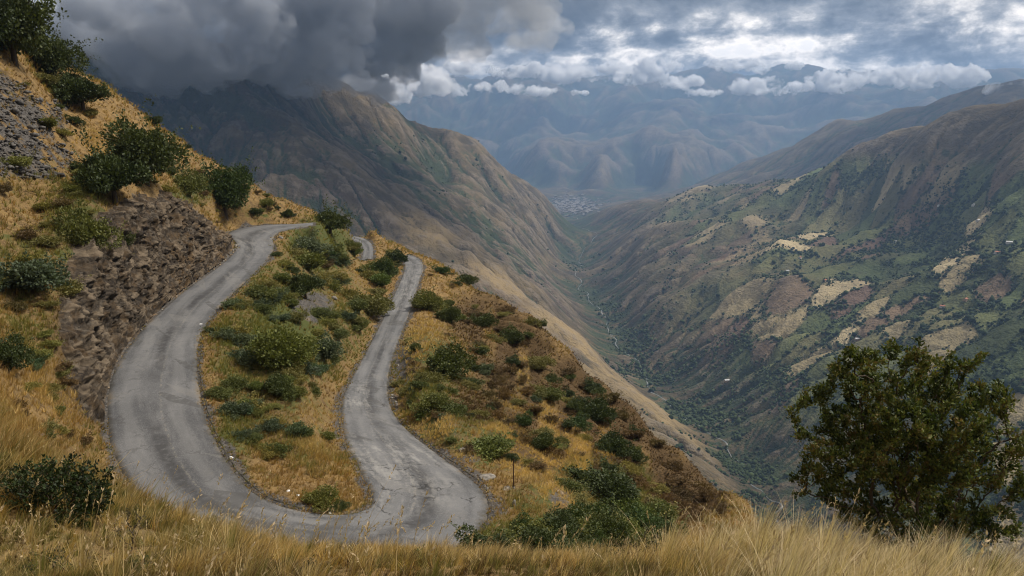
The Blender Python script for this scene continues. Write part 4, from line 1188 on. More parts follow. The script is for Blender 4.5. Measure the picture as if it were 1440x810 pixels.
tree('oak3', 22, 92, 100, 'largest dark tree at the upper left corner of the hillside', G_T, 1.1)
tree('oak', -20, 70, 90, 'dark tree cut by the picture edge left of the corner tree', G_T, 1.1)
tree('oak', 76, 112, 72, 'dark tree just right of the corner tree on the skyline', G_T, 1.0)
tree('oak2', 118, 158, 66, 'dark skyline tree lowest of the upper left clump', G_T, 0.95)
tree('oak', 205, 258, 104, 'large dark spreading tree on the brink above the rock cut', G_T, 0.92)
tree('oak2', 163, 288, 92, 'dark round tree directly left of the spreading tree above the cut', G_T, 1.0)
tree('oak3', 318, 304, 66, 'dark round tree above the upper bend of the road', G_T, 1.0)
tree('oak2', 464, 332, 56, 'dark flat topped tree on the skyline above the upper road end', 'pair of skyline trees above the road', 0.8)
tree('oak', 502, 328, 40, 'smaller dark tree right of the flat topped skyline tree', 'pair of skyline trees above the road', 0.7)
tree('oak2', 430, 420, 48, 'dark round tree on the hump beside the grey gravel patch', None, 0.95)
NAMED = [
 ('mid', 122, 352, 74, 'bushy green shrub hanging over the left end of the rock cut', 1.25), ('grey', 42, 408, 92, 'grey green shrub on the golden slope at the left edge', 0.9), ('dark', 14, 522, 62, 'dark shrub at the left edge below the grey green one', 1.1),
 ('mid', 260, 270, 54, 'mid green shrub between the spreading tree and the bend tree', 0.9), ('dark2', 96, 122, 44, 'low dark shrub under the upper left trees', 0.8), ('olive', 60, 118, 40, 'olive shrub beneath the corner tree', 0.8),
 ('dark2', 216, 175, 26, 'small dark shrub on the left skyline past the tree clump', 0.8), ('dark', 405, 305, 18, 'tiny dark shrub above the far end of the upper road', 0.9), ('mid', 372, 288, 22, 'small green shrub on the skyline above the upper road', 0.7),
 ('mid', 376, 422, 50, 'green shrub by the inner edge of the upper road opposite the rock cut', 0.7), ('grey', 436, 352, 50, 'pale green shrub on top of the hump nearest the upper road end', 0.6), ('mid2', 432, 378, 56, 'spreading green shrub in the middle of the hump top', 0.7), ('olive', 415, 362, 40, 'olive shrub left of the hump top shrubs', 0.7),
 ('mid', 398, 512, 92, 'biggest bright green shrub in the heart of the hump', 0.95), ('grey', 452, 505, 60, 'grey green shrub right of the biggest hump shrub', 0.9), ('dark', 388, 552, 44, 'dark green shrub below the biggest hump shrub', 0.8), ('olive2', 350, 575, 50, 'yellow green shrub low on the hump beside the inner road edge', 0.6),
 ('olive', 520, 440, 62, 'loose olive shrub on the bank above the lower road', 0.9), ('dark', 538, 392, 46, 'dark shrub left of where the lower road meets the skyline', 0.9), ('dark2', 556, 372, 40, 'dark low shrub touching the top of the lower road', 0.8), ('mid', 520, 384, 30, 'green shrub between the far bend and the lower road', 0.8), ('mid', 494, 352, 30, 'green shrub left of the far hidden bend', 0.8),
 ('mid', 450, 710, 50, 'green shrub at the tip of the hump inside the hairpin', 0.7), ('olive2', 332, 470, 46, 'olive shrub at the white stone by the inner road edge', 0.6),
 ('mid', 602, 436, 46, 'green shrub on the outer edge of the lower road straight', 0.9), ('dark', 632, 452, 36, 'dark shrub right of the outer edge shrub', 0.9), ('dark', 632, 530, 76, 'big dark shrub on the slope right of the lower road', 0.85), ('mid', 604, 574, 50, 'green shrub just outside the lower road bend', 0.7), ('mid2', 640, 585, 46, 'spreading green shrub below the big dark one', 0.6),
 ('dark2', 656, 400, 36, 'dark shrub on the right skyline', 0.7), ('dark2', 622, 384, 24, 'small dark shrub on the skyline left of its neighbour', 0.7), ('mid2', 690, 640, 76, 'long low green shrub above the golden strip', 0.5), ('dark2', 764, 628, 44, 'dark shrub at the right end of the low green one', 0.7),
 ('dark', 848, 702, 104, 'broad dark green shrub on the lower right slope below the gullies', 0.62), ('mid2', 800, 690, 50, 'green shrub touching the broad dark one on its left', 0.6), ('dark2', 838, 590, 50, 'dark gully shrub near the right skyline', 1.0), ('dark2', 862, 640, 54, 'dark gully shrub under its upper neighbour', 1.0), ('mid2', 772, 560, 40, 'green shrub among the brown brush', 0.7),
 ('dark2', 718, 480, 40, 'dark shrub high on the brown outer slope', 0.8), ('mid2', 590, 545, 30, 'small green shrub at the kerb of the lower road', 0.6), ('olive', 470, 395, 40, 'olive shrub right of the hump top', 0.7), ('dark', 335, 258, 30, 'dark shrub on the slope behind the bend tree', 0.8),
]
for k, x, y, w, lab, sq in NAMED:
    shrub(k, x, y, w, lab, 'shrubs on the near spur', sq)
_cr = np.random.default_rng(55)
for k, x, y, w, lab, sq in NAMED:
    for _ in range(2):
        k2 = str(_cr.choice(['olive', 'mid2', 'olive2', 'rust', 'grey', 'dark2'])); cx = x + _cr.choice((-1, 1)) * w * _cr.uniform(0.35, 0.7); cyy = y + _cr.uniform(-0.1, 0.16) * w
        pp = hit(cx, cyy)
        if pp is None or near_height(np.array([pp[0]]), np.array([pp[1]]), False)[1][0] < 0.8: continue
        hue = {'rust': 'rusty brown', 'dark2': 'low dark', 'mid2': 'spreading green', 'olive': 'yellow olive', 'olive2': 'flat olive', 'grey': 'grey green'}[k2]
        side = 'left' if cx < x else 'right'
        shrub(k2, cx, cyy, w * _cr.uniform(0.35, 0.62), 'smaller %s shrub at the %s side of a bigger one, %s' % (hue, side, 'left hillside' if x < 330 and y < 560 else 'hump between the roads' if x < 570 else 'outer slope'), 'companion shrubs', sq * _cr.uniform(0.7, 1.0), P=pp)
def scatter(kinds, n, box, wr, label, group, cond=None, seed=0):
    rng = np.random.default_rng(seed); k = 0; tries = 0
    while k < n and tries < n * 40:
        tries += 1
        px = rng.uniform(box[0], box[2]); py = rng.uniform(box[1], box[3])
        p = hit(px, py)
        if p is None or p[1] < 25: continue
        e = near_height(np.array([p[0]]), np.array([p[1]]), False)[1][0]
        if e < 1.6 or (cond and not cond(px, py)): continue
        if inside_poly(np.array([px]), np.array([py]), ROCK_POLY)[0] > -4: continue
        kd = str(rng.choice(kinds)); w = rng.uniform(*wr); f = (w - wr[0]) / (wr[1] - wr[0])
        size = 'tiny' if f < 0.25 else 'small' if f < 0.6 else 'middling' if f < 0.85 else 'large'
        hue = {'rust': 'rusty brown', 'rust2': 'sprawling brown', 'dark': 'dark green', 'dark2': 'low dark', 'mid': 'leafy green', 'mid2': 'spreading green', 'olive': 'yellow olive', 'olive2': 'flat olive', 'grey': 'grey green'}[kd]
        fx = (px - box[0]) / (box[2] - box[0]); fy = (py - box[1]) / (box[3] - box[1])
        where = 'by the road edge' if e < 3.5 else ('high ' if fy < 0.34 else 'halfway down ' if fy < 0.67 else 'low ') + ('left' if fx < 0.34 else 'centre' if fx < 0.67 else 'right')
        shrub(kd, px, py, w, '%s %s shrub, %s, %s' % (size, hue, where, label), group, rng.uniform(0.5, 0.85), P=p); k += 1
scatter(['rust', 'rust2', 'dark2', 'olive', 'rust'], 95, (660, 430, 1020, 730), (16, 38), 'on the brown outer slope', 'brown brush on the outer slope', lambda x, y: y > 380 + (x - 640) * 0.85 and y < 600 + (x - 640) * 0.40 + 20, 1)
scatter(['olive2', 'mid2', 'grey', 'olive', 'mid'], 95, (290, 340, 560, 640), (16, 42), 'on the hump between the roads', 'small shrubs on the hump', lambda x, y: True, 2)
scatter(['olive2', 'mid2', 'dark2', 'olive', 'rust2'], 34, (560, 430, 760, 640), (12, 30), 'right of the lower road', 'small shrubs right of the lower road', lambda x, y: not (x > 670 and y > 590), 3)
scatter(['olive', 'mid2', 'olive2', 'rust', 'dark2'], 46, (0, 120, 130, 640), (18, 42), 'on the left hillside', 'small shrubs on the left hillside', None, 4)
scatter(['olive', 'dark2', 'rust2', 'mid2'], 36, (180, 190, 440, 318), (9, 22), 'on the dry slope above the bend', 'small shrubs above the upper road', None, 5)
scatter(['dark', 'dark2', 'mid', 'olive', 'mid2'], 34, (665, 735, 930, 800), (40, 84), 'in the thicket beyond the front grass', 'thicket beyond the foreground grass', None, 6)
def thin_out(limit):
    """the largest shrubs stay single objects, the smallest become one low scrub"""
    al = sorted((o for o in COL.objects if 'seen' in o), key=lambda o: -o['seen'])
    rest = al[limit:]
    Vs, Fs, Cs, off = [], [], [], 0
    dg = {}
    for o in rest:
        d = o.data
        if d.name not in dg:
            v = np.empty(len(d.vertices) * 3, np.float32); d.vertices.foreach_get('co', v); v = v.reshape(-1, 3)
            c = np.empty(len(v) * 4, np.float32); d.attributes['col'].data.foreach_get('color', c); c = c.reshape(-1, 4)[:, :3]
            n = (len(v) // 4) * 4; q = v[:n].reshape(-1, 4, 3)[::3]; cc = c[:n].reshape(-1, 4, 3)[::3]
            mid = q.mean(1, keepdims=True); q = mid + (q - mid) * np.where(np.ptp(q, axis=1).max(1) < 0.3, 1.6, 0.0)[:, None, None]
            dg[d.name] = (q.reshape(-1, 3), cc.reshape(-1, 3))
        v, c = dg[d.name]
        M = np.array(Matrix.LocRotScale(o.location, o.rotation_euler, o.scale))
        Vs.append(v @ M[:3, :3].T + M[:3, 3]); Cs.append(c * _pr.uniform(0.8, 1.2)); Fs.append(np.arange(len(v)).reshape(-1, 4) + off); off += len(v)
    for o in rest: bpy.data.objects.remove(o)
    for o in al[:limit]: del o['seen']
    if Vs:
        s = mesh_obj('scrub', np.concatenate(Vs), np.concatenate(Fs), M_GRASS, smooth=False, colattr=dict(col=np.concatenate(Cs)))
        tag(s, 'low dry scrub filling in between the larger shrubs of the spur', 'scrub', kind='stuff')
    print('shrubs kept', min(limit, len(al)), 'merged', len(rest))
thin_out(290)
tick('shrubs')

# ------------------------------------------------------------------ grass
def tuft_colour(i, rng):
    """blade colours for tufts standing at terrain vertices i"""
    n = len(i)
    gold = np.array((0.42, 0.255, 0.070)); straw = np.array((0.54, 0.40, 0.185)); pale = np.array((0.58, 0.47, 0.27)); olive = np.array((0.26, 0.22, 0.058)); green = np.array((0.115, 0.130, 0.034)); rust = np.array((0.15, 0.088, 0.038))
    t = np.clip(0.5 + PN1[i] * 0.9 + rng.normal(size=n) * 0.22, 0, 1)[:, None]
    c = rust * 1.5 * (1 - t) + gold * t
    t2 = np.clip(PN2[i] * 1.6 + rng.normal(size=n) * 0.35 + NGOLD[i] * 0.3, 0, 1)[:, None]
    c = c * (1 - t2) + straw * t2
    gk = sstep(0.28, 0.75, NGREEN[i] * 0.95 + PN1[i] * 0.7 + PN2[i] * 0.35 + rng.normal(size=n) * 0.2 + 0.26 - NGOLD[i] * 0.9)[:, None]
    gt = np.clip(rng.normal(0.5, 0.3, n), 0, 1)[:, None]
    c = c * (1 - gk) + (olive * gt + green * (1 - gt)) * gk
    yk = (sstep(0.35, 0.9, NGOLD[i] + rng.normal(size=n) * 0.15) * 0.75)[:, None]; c = c * (1 - yk) + np.array((0.66, 0.45, 0.165)) * rng.uniform(0.75, 1.15, (n, 1)) * yk
    bk = sstep(0.3, 0.8, NBRUSH[i] - NGOLD[i] * 0.9 + rng.normal(size=n) * 0.2 + PN2[i] * 0.4)[:, None]
    return c * (1 - bk) + rust * rng.uniform(0.35, 1.0, (n, 1)) * bk
def blades(P, H, W, C, B, rng, lean=0.45, wind=(0.25, 0.1), seg=1):
    """P tuft places, H heights, W widths, C colours, B blades each"""
    n = len(P); N = n * B
    P = np.repeat(P, B, 0); H = np.repeat(H, B) * rng.uniform(0.55, 1.15, N); W = np.repeat(W, B) * rng.uniform(0.7, 1.3, N)
    C = np.repeat(C, B, 0) * rng.uniform(0.72, 1.25, (N, 1))
    a = rng.uniform(0, 2 * math.pi, N); L = np.abs(rng.normal(0.15, lean, N))
    d = np.stack([np.cos(a) * L + wind[0], np.sin(a) * L + wind[1], np.ones(N)], 1)
    s = np.stack([-np.sin(a + rng.normal(0, 0.8, N)), np.cos(a), np.zeros(N)], 1)
    P = P + np.stack([np.cos(a), np.sin(a), np.zeros(N)], 1) * (H * 0.22 * rng.random(N))[:, None]
    P[:, 2] -= 0.05 * H
    lv = []
    for k in range(seg + 1):
        t = k / (seg + 0.0) if seg else 1
        c = P + np.stack([d[:, 0] * t ** 1.6, d[:, 1] * t ** 1.6, t - 0.22 * (L ** 1.3) * t * t], 1) * H[:, None]
        if k < seg:
            w = W * (1 - 0.75 * t)
            lv.append(c - s * w[:, None] / 2); lv.append(c + s * w[:, None] / 2)
        else: lv.append(c)
    V = np.stack(lv, 1)
    k = V.shape[1]; base = (np.arange(N) * k)[:, None]
    F = [base + np.array((2 * q, 2 * q + 1, 2 * q + 3))[None] for q in range(seg - 1)] + [base + np.array((2 * q, 2 * q + 3, 2 * q + 2))[None] for q in range(seg - 1)]
    F.append(base + np.array((2 * seg - 2, 2 * seg - 1, 2 * seg))[None])
    root = np.linspace(0, 1, seg + 1); rv = np.concatenate([np.repeat(root[:-1], 2), root[-1:]])
    return V.reshape(-1, 3), np.concatenate(F), np.repeat(C, k, 0)
def build_hill_grass():
    rng = np.random.default_rng(31)
    g = np.arange(len(NV)); ri, ai = g // NA_, g % NA_
    ok = (ai < NFINE) & (NRAD > 17) & (NRAD < 300) & (NE > -0.12) & (NROCK < 0.45) & (NGRAVEL < 0.9) & (NPX > -60) & (NPX < 1200) & (NPY < 830)
    # cell size in the picture so that tufts are spread evenly over the ground seen
    w = np.zeros(len(NV)); r1 = np.roll(NV, -NA_, 0); w[:-NA_] = np.linalg.norm(r1[:-NA_] - NV[:-NA_], axis=1) / NRAD[:-NA_]
    w = w * ok * (1 - 0.75 * NGRAVEL * (NE > 1.5)) * (0.35 + sstep(-0.35, 0.25, PN2 + 0.5 * PN1))
    i = rng.choice(len(NV), 110000, p=w / w.sum())
    P = NV[i] + np.stack([rng.normal(size=len(i)) * NRAD[i] * 0.0018, rng.normal(size=len(i)) * NRAD[i] * 0.0025, np.zeros(len(i))], 1)
    r = NRAD[i]
    H = rng.uniform(0.32, 0.75, len(i)) * (0.75 + 0.5 * sstep(-0.3, 0.4, PN1[i])) * (1 - 0.45 * NBRUSH[i]) * (0.34 + 0.66 * sstep(0.0, 2.2, NE[i]))
    W = np.maximum(0.03, r * 0.00075)
    V, F, C = blades(P, H, W, tuft_colour(i, rng), 8, rng, 0.5, (0.22, -0.05))
    o = mesh_obj('grass', V, F, M_GRASS, smooth=False, colattr=dict(col=C))
    return tag(o, 'dry golden grass covering the near spur', 'grass', kind='stuff')
build_hill_grass()
tick('hill grass')
# ------------------------------------------------------------------ branching plants close to the camera
def grow(rng, lobes, n_attr, base, step=0.10, infl=0.7, kill=0.16, stem=(0, 0, 1), stem_len=0.5, iters=160, wander=0.25):
    """branches reach for points spread through the lobes; returns node places, parents, pipe radii"""
    vol = np.array([r[0] * r[1] * r[2] for c, r in lobes]); w = vol / vol.sum()
    li = rng.choice(len(lobes), n_attr, p=w)
    v = rng.normal(size=(n_attr, 3)); v /= np.linalg.norm(v, axis=1)[:, None]; v *= rng.uniform(0.15, 1, n_attr)[:, None] ** 0.45
    A = np.array([lobes[i][0] for i in li]) + v * np.array([lobes[i][1] for i in li])
    N = [np.array(base, float)]; par = [-1]
    d = np.array(stem, float); d /= np.linalg.norm(d)
    for k in range(int(stem_len / step)):
        N.append(N[-1] + d * step + rng.normal(size=3) * step * 0.15); par.append(len(N) - 2)
    for it in range(iters):
        if not len(A): break
        P = np.array(N)
        D2 = (A ** 2).sum(1)[:, None] + (P ** 2).sum(1)[None] - 2 * A @ P.T
        j = D2.argmin(1); dm = np.sqrt(np.maximum(D2[np.arange(len(A)), j], 0))
        act = dm < (infl if it > 12 else 9e9)
        if not act.any(): infl *= 1.3; continue
        dirs = (A[act] - P[j[act]]) / (dm[act][:, None] + 1e-9)
        acc = np.zeros_like(P); np.add.at(acc, j[act], dirs); cnt = np.bincount(j[act], minlength=len(P))
        new = 0
        for q in np.where(cnt > 0)[0]:
            dv = acc[q] / cnt[q] + rng.normal(size=3) * wander; dv /= np.linalg.norm(dv) + 1e-9
            N.append(P[q] + dv * step); par.append(int(q)); new += 1
        P2 = np.array(N[-new:])
        D2 = (A ** 2).sum(1)[:, None] + (P2 ** 2).sum(1)[None] - 2 * A @ P2.T
        A = A[np.sqrt(np.maximum(D2.min(1), 0)) > kill]
    N = np.array(N); par = np.array(par); n = len(N)
    cnt = np.zeros(n)
    kids = np.bincount(par[par >= 0], minlength=n)
    cnt[kids == 0] = 1
    for q in range(n - 1, 0, -1): cnt[par[q]] += cnt[q]
    return N, par, kids, cnt
def branch_mesh(N, par, cnt, r_tip, r_exp=0.46, sides=6, drop=0):
    r = r_tip * np.maximum(cnt, 1) ** r_exp
    segs = [(N[par[q]], min(r[par[q]], r[q] * 1.35), N[q], r[q]) for q in range(1, len(N))]
    return tubes(segs, sides)
def leafy(N, par, kids, cnt, rng, per, leaf, aspect, pal, up=0.5, spread=0.05, thin=5, pick=None):
    tw = np.where(cnt <= thin)[0]; tw = tw[tw > 0]
    if pick is not None: tw = tw[pick(N[tw])]
    i = np.repeat(tw, per)
    ax = N[i] - N[par[i]]
    P = N[par[i]] + ax * rng.random(len(i))[:, None] + rng.normal(size=(len(i), 3)) * spread * 0.35
    D = ax / (np.linalg.norm(ax, axis=1)[:, None] + 1e-9) * 0.6 + rng.normal(size=(len(i), 3)) * 0.6 + np.array((0, 0, up))
    V, F = leaf_quads(P, D, leaf, aspect, rng)
    pal = np.array(pal); tone = np.clip(fbm(N[i] / 0.35, 2) * 0.9 + 0.5 + rng.normal(size=len(i)) * 0.22, 0, 1) * (len(pal) - 1)
    k = np.minimum(tone.astype(int), len(pal) - 2); f = (tone - k)[:, None]
    C = pal[k] * (1 - f) + pal[k + 1] * f
    C *= rng.uniform(0.7, 1.3, (len(i), 1))
    return V, F, np.repeat(C, 4, 0)

def build_front_tree():
    rng = np.random.default_rng(5)
    b = pix(1290, 828, 12.2)
    gz = ground(b[0], b[1]); b[2] = gz if gz is not None else b[2]
    root = tag(empty('tree', b), 'broad leafy green and russet tree standing alone at the lower right', 'tree')
    lob = []
    for px, py, rx, ry, dY in ((1265, 640, 70, 55, 0), (1190, 600, 48, 40, 0.5), (1160, 650, 40, 34, -0.3), (1345, 600, 52, 44, -0.4), (1380, 660, 42, 40, 0.4), (1235, 545, 56, 30, 0.4), (1315, 548, 50, 34, 0.6), (1290, 505, 34, 20, -0.2),
                               (1215, 502, 40, 13, -0.4), (1180, 520, 26, 14, 0.2), (1345, 510, 26, 18, 0.2), (1148, 558, 26, 18, -0.4), (1130, 610, 20, 18, 0.4), (1395, 560, 34, 30, 0.2), (1428, 620, 30, 30, 0), (1430, 680, 28, 34, 0.2), (1195, 700, 52, 34, 0.3),
                               (1320, 715, 70, 38, 0.4), (1255, 745, 60, 30, -0.5), (1120, 690, 22, 11, 0), (1112, 575, 12, 9, 0.2), (1300, 476, 18, 9, 0.1), (1250, 486, 16, 8, 0), (1385, 498, 14, 10, 0), (1400, 735, 40, 30, 0), (1270, 595, 44, 34, -0.7), (1220, 650, 40, 34, -0.8), (1330, 655, 44, 34, -0.7)):
        c = pix(px, py, 12.2 + dY) - b; s = 12.2 / FPX
        lob.append((c, (rx * s, min(rx, 95) * s * 1.05, ry * s)))
    N, par, kids, cnt = grow(rng, lob, 3900, (0, 0, -0.25), 0.075, 0.5, 0.10, (0.0, 0.05, 1), 0.55, 240, 0.30)
    V, F = branch_mesh(N, par, cnt, 0.0032, 0.44)
    mesh_obj('trunk', V, F, M_BARK, root)
    pal = ((0.022, 0.034, 0.009), (0.050, 0.070, 0.016), (0.105, 0.125, 0.030), (0.180, 0.180, 0.048), (0.19, 0.13, 0.048))
    V, F, C = leafy(N, par, kids, cnt, rng, 19, 0.068, 0.50, pal, 0.5, 0.09, 6)
    mesh_obj('crown', V, F, M_LEAF, root, smooth=False, colattr=dict(col=C))
    print('tree nodes', len(N), 'leaves', len(F))
build_front_tree()
tick('front tree')

def bushy(name, px, py, Y, lobes, n_attr, leaf, per, pal, label, cat, seed, step=0.06, tip=0.0025, thin=6, up=0.4, kill=0.09, aspect=0.5):
    rng = np.random.default_rng(seed)
    b = pix(px, py, Y); gz = ground(b[0], b[1])
    if gz is not None: b[2] = gz
    root = tag(empty(name, b), label, cat)
    lob = []
    s = Y / FPX
    for lx, ly, rx, ry, dY in lobes:
        lob.append((pix(lx, ly, Y + dY) - b, (rx * s, rx * s, ry * s)))
    N, par, kids, cnt = grow(rng, lob, n_attr, (0, 0, -0.1), step, 0.5, kill, (0, 0, 1), 0.12, 160, 0.28)
    V, F = branch_mesh(N, par, cnt, tip, 0.44, 5); mesh_obj('stem', V, F, M_BARK, root)
    if per:
        V, F, C = leafy(N, par, kids, cnt, rng, per, leaf, aspect, pal, up, 0.07, thin)
        mesh_obj('foliage', V, F, M_LEAF, root, smooth=False, colattr=dict(col=C))
    return root
DARKP = ((0.010, 0.017, 0.006), (0.020, 0.032, 0.009), (0.036, 0.052, 0.014), (0.055, 0.072, 0.024))
bushy('shrub', 85, 760, 9.6, ((85, 705, 72, 50, 0), (25, 715, 58, 50, 0.3), (130, 695, 34, 36, 0.1), (55, 675, 55, 32, -0.2), (152, 680, 18, 34, 0.2), (100, 660, 34, 18, 0), (10, 685, 40, 30, 0.2), (-40, 720, 50, 50, 0)), 3600, 0.056, 8, DARKP,
      'dense dark green shrub at the lower left corner amid tall grass', 'shrub', 41)
bushy('twiggy_plant', 182, 775, 8.6, ((185, 735, 24, 26, 0), (205, 728, 16, 10, 0.1), (165, 745, 14, 14, -0.1)), 260, 0.030, 3, ((0.03, 0.028, 0.012), (0.05, 0.045, 0.02)), 'dark twiggy plant right of the dense dark foreground shrub', 'plant', 42, 0.05, 0.003)
OLV = ((0.030, 0.030, 0.010), (0.055, 0.055, 0.018), (0.10, 0.085, 0.03))
bushy('weed', 345, 822, 6.8, ((340, 790, 8, 40, 0), (355, 800, 14, 18, 0.1)), 150, 0.028, 5, ((0.018, 0.016, 0.008), (0.045, 0.04, 0.016)), 'dark upright weed with a brown seed head at the bottom edge', 'plant', 43, 0.035)
bushy('weed', 420, 822, 6.8, ((400, 800, 30, 16, 0), (440, 795, 22, 18, 0.1), (375, 795, 16, 14, 0)), 420, 0.030, 5, OLV, 'leafy olive weed at the bottom edge right of the upright one', 'plant', 44, 0.035)
bushy('weed', 300, 815, 7.2, ((290, 800, 30, 14, 0), (250, 802, 26, 14, 0.1)), 360, 0.030, 5, ((0.045, 0.055, 0.016), (0.10, 0.11, 0.03)), 'low green weed at the bottom edge left of the upright one', 'plant', 45, 0.035)
bushy('shrub', 905, 800, 9.6, ((880, 772, 30, 26, 0), (915, 765, 30, 24, 0.2), (850, 780, 22, 20, 0)), 620, 0.040, 5, OLV, 'olive leaved shrub in the foreground grass left of the pale tufts', 'shrub', 46, 0.05)
bushy('shrub', 990, 815, 8.6, ((980, 790, 30, 20, 0), (1020, 795, 20, 15, 0)), 420, 0.034, 5, OLV, 'low olive shrub buried among the pale foreground tufts', 'shrub', 47, 0.05)
_wr = np.random.default_rng(66)
for _k in range(26):
    _x = _wr.uniform(-10, 400); _y = 770 + _wr.uniform(0, 45) + 0.06 * _x; _Y = _wr.uniform(6.6, 8.2)
    bushy('weed', _x, _y + 15, _Y, ((_x, _y, 20, 11, 0), (_x + 18, _y + 3, 14, 9, 0.1)), 130, 0.030, 7, (((0.035, 0.045, 0.013), (0.085, 0.10, 0.03)), ((0.02, 0.028, 0.01), (0.055, 0.066, 0.022)), ((0.05, 0.045, 0.018), (0.12, 0.10, 0.035)))[_k % 3], 'low leafy weed in the dark grass under the corner shrub', 'plant', 500 + _k, 0.05)['group'] = 'weeds under the corner shrub'
for _k in range(11):
    _x = _wr.uniform(470, 1180); _Y = _wr.uniform(7.2, 9.6); _y = 790 + _wr.uniform(-14, 12)
    bushy('weed', _x, _y + 15, _Y, ((_x, _y, 16, 12, 0), (_x + 12, _y - 6, 8, 14, 0.1)), 150, 0.028, 6, (((0.03, 0.038, 0.012), (0.08, 0.09, 0.028)), ((0.035, 0.03, 0.012), (0.09, 0.075, 0.03)))[_k % 2], ('green' if _k % 2 == 0 else 'brownish') + ' weed poking through the straw grass along the bottom edge', 'plant', 600 + _k, 0.045)['group'] = 'weeds in the straw grass'
tick('front plants')

# ------------------------------------------------------------------ tall grass on the lip in front
def build_front_grass():
    rng = np.random.default_rng(61)
    g = np.arange(len(NV)); ai = g % NA_
    ok = (ai < NFINE) & (NRAD > 3.0) & (NRAD < 19) & (NPX > -160) & (NPX < 1560)
    w = np.zeros(len(NV)); r1 = np.roll(NV, -NA_, 0); w[:-NA_] = np.linalg.norm(r1[:-NA_] - NV[:-NA_], axis=1) * NRAD[:-NA_]
    clump = fbm(NV / 0.75, 3, 0.6)
    p = w * ok * (0.22 + sstep(-0.25, 0.25, clump)) * (1 + 2.0 * (1 - sstep(250, 420, NPX)) * (1 - sstep(8.5, 10, NRAD))); p = p * np.minimum(1, (8 / np.maximum(NRAD, 1))) ** 1.2
    i = rng.choice(len(NV), 23000, p=p / p.sum())
    P = NV[i] + np.stack([rng.normal(size=len(i)) * 0.04, rng.normal(size=len(i)) * 0.04, np.zeros(len(i))], 1)
    px = NPX[i]; cl = clump[i]
    gold = np.array((0.50, 0.31, 0.085)); straw = np.array((0.58, 0.43, 0.20)); pale = np.array((0.66, 0.54, 0.34)); olive = np.array((0.13, 0.125, 0.032)); green = np.array((0.075, 0.092, 0.024)); brown = np.array((0.11, 0.066, 0.028))
    n = len(i)
    t = np.clip(fbm(P / 1.1, 3) * 1.3 + 0.40 + rng.normal(size=n) * 0.25, 0, 1)[:, None]
    c = gold * (1 - t) + straw * t
    pk = (sstep(960, 1080, px) * 0.85 + sstep(540, 700, px) * 0.25)[:, None] * rng.uniform(0.4, 1, (n, 1)); c = c * (1 - pk) + pale * pk
    lowleft = (1 - sstep(150, 420, px)) * 0.36 + (1 - sstep(5.5, 8.5, NRAD[i])) * 0.42
    gk = sstep(0.10, 0.50, fbm(P / 0.9 + 50, 3) + rng.normal(size=n) * 0.18 + lowleft)[:, None]
    gc = olive * (1 - t) + green * t
    c = c * (1 - gk * 0.9) + gc * rng.uniform(0.6, 1.4, (n, 1)) * gk * 0.9
    bk = rng.random((n, 1)) < (0.12 + 0.3 * (1 - sstep(6, 8.5, NRAD[i])))[:, None]; c = np.where(bk, brown * rng.uniform(0.5, 1.6, (n, 1)), c)
    H = rng.uniform(0.12, 0.34, n) + 0.12 * sstep(-0.1, 0.35, cl)
    H *= np.where(NRAD[i] < 6.5, 0.85, 1.0) * (1 - 0.4 * sstep(330, 470, px) * (1 - sstep(820, 960, px)))
    H *= 1 - 0.5 * (1 - sstep(170, 300, px)) * (1 - sstep(9.5, 11.5, NRAD[i]))
    W = np.maximum(0.005, NRAD[i] * 0.00066)
    V, F, C = blades(P, H, W, c, 16, rng, 0.42, (0.34, 0.02), 3)
    # tussocks: blades springing out of one crown
    nt = 620
    pt = w * ok * np.minimum(1, 9 / np.maximum(NRAD, 1)) ** 0.5
    it = rng.choice(len(NV), nt, p=pt / pt.sum()); pxt = NPX[it]
    it = it[(rng.random(nt) < np.where(pxt < 250, 0.45, 1.0))]; pxt = NPX[it]; nt = len(it)
    bl = 110
    size = rng.uniform(0.55, 1.15, nt) * np.where(pxt > 930, 1.2, 0.95) * (1 - 0.35 * sstep(330, 470, pxt) * (1 - sstep(820, 960, pxt)))
    size *= np.where(NRAD[it] < 6.5, 0.8, 1.0)
    q = np.repeat(np.arange(nt), bl); N_ = len(q)
    a = rng.uniform(0, 6.283, N_); rad = np.abs(rng.normal(0, 1, N_))
    base = NV[it][q] + np.stack([np.cos(a), np.sin(a), np.zeros(N_)], 1) * (rad * 0.05 * size[q])[:, None]; base[:, 2] -= 0.04
    hgt = size[q] * rng.uniform(0.35, 0.68, N_); L = np.clip(rad * 0.42, 0.05, 1.3)
    d = np.stack([np.cos(a) * L + 0.22, np.sin(a) * L, np.ones(N_)], 1)
    sd = np.stack([-np.sin(a), np.cos(a), np.zeros(N_)], 1)
    wd = np.maximum(0.0042, NRAD[it][q] * 0.00055) * rng.uniform(0.7, 1.2, N_)
    ptc = np.clip(sstep(880, 1020, pxt) + rng.normal(size=nt) * 0.25, 0, 1)[:, None]
    base_c = (straw * 0.9) * (1 - ptc) + pale * ptc
    gt = (rng.random((nt, 1)) < np.where(pxt < 500, 0.30, 0.10)[:, None]); base_c = np.where(gt, olive * 1.3, base_c)
    dead = rng.random((N_, 1)) < 0.16
    tc = base_c[q] * rng.uniform(0.7, 1.25, (N_, 1)); tc = np.where(dead, brown * rng.uniform(0.6, 1.5, (N_, 1)), tc)
    lv = []
    for s_ in range(4):
        t_ = s_ / 4.0; cc_ = base + np.stack([d[:, 0] * t_ ** 1.5, d[:, 1] * t_ ** 1.5, t_ - 0.38 * np.minimum(L, 1) * t_ * t_], 1) * hgt[:, None]
        w_ = (wd * (1 - 0.7 * t_))[:, None]; lv += [cc_ - sd * w_ / 2, cc_ + sd * w_ / 2]
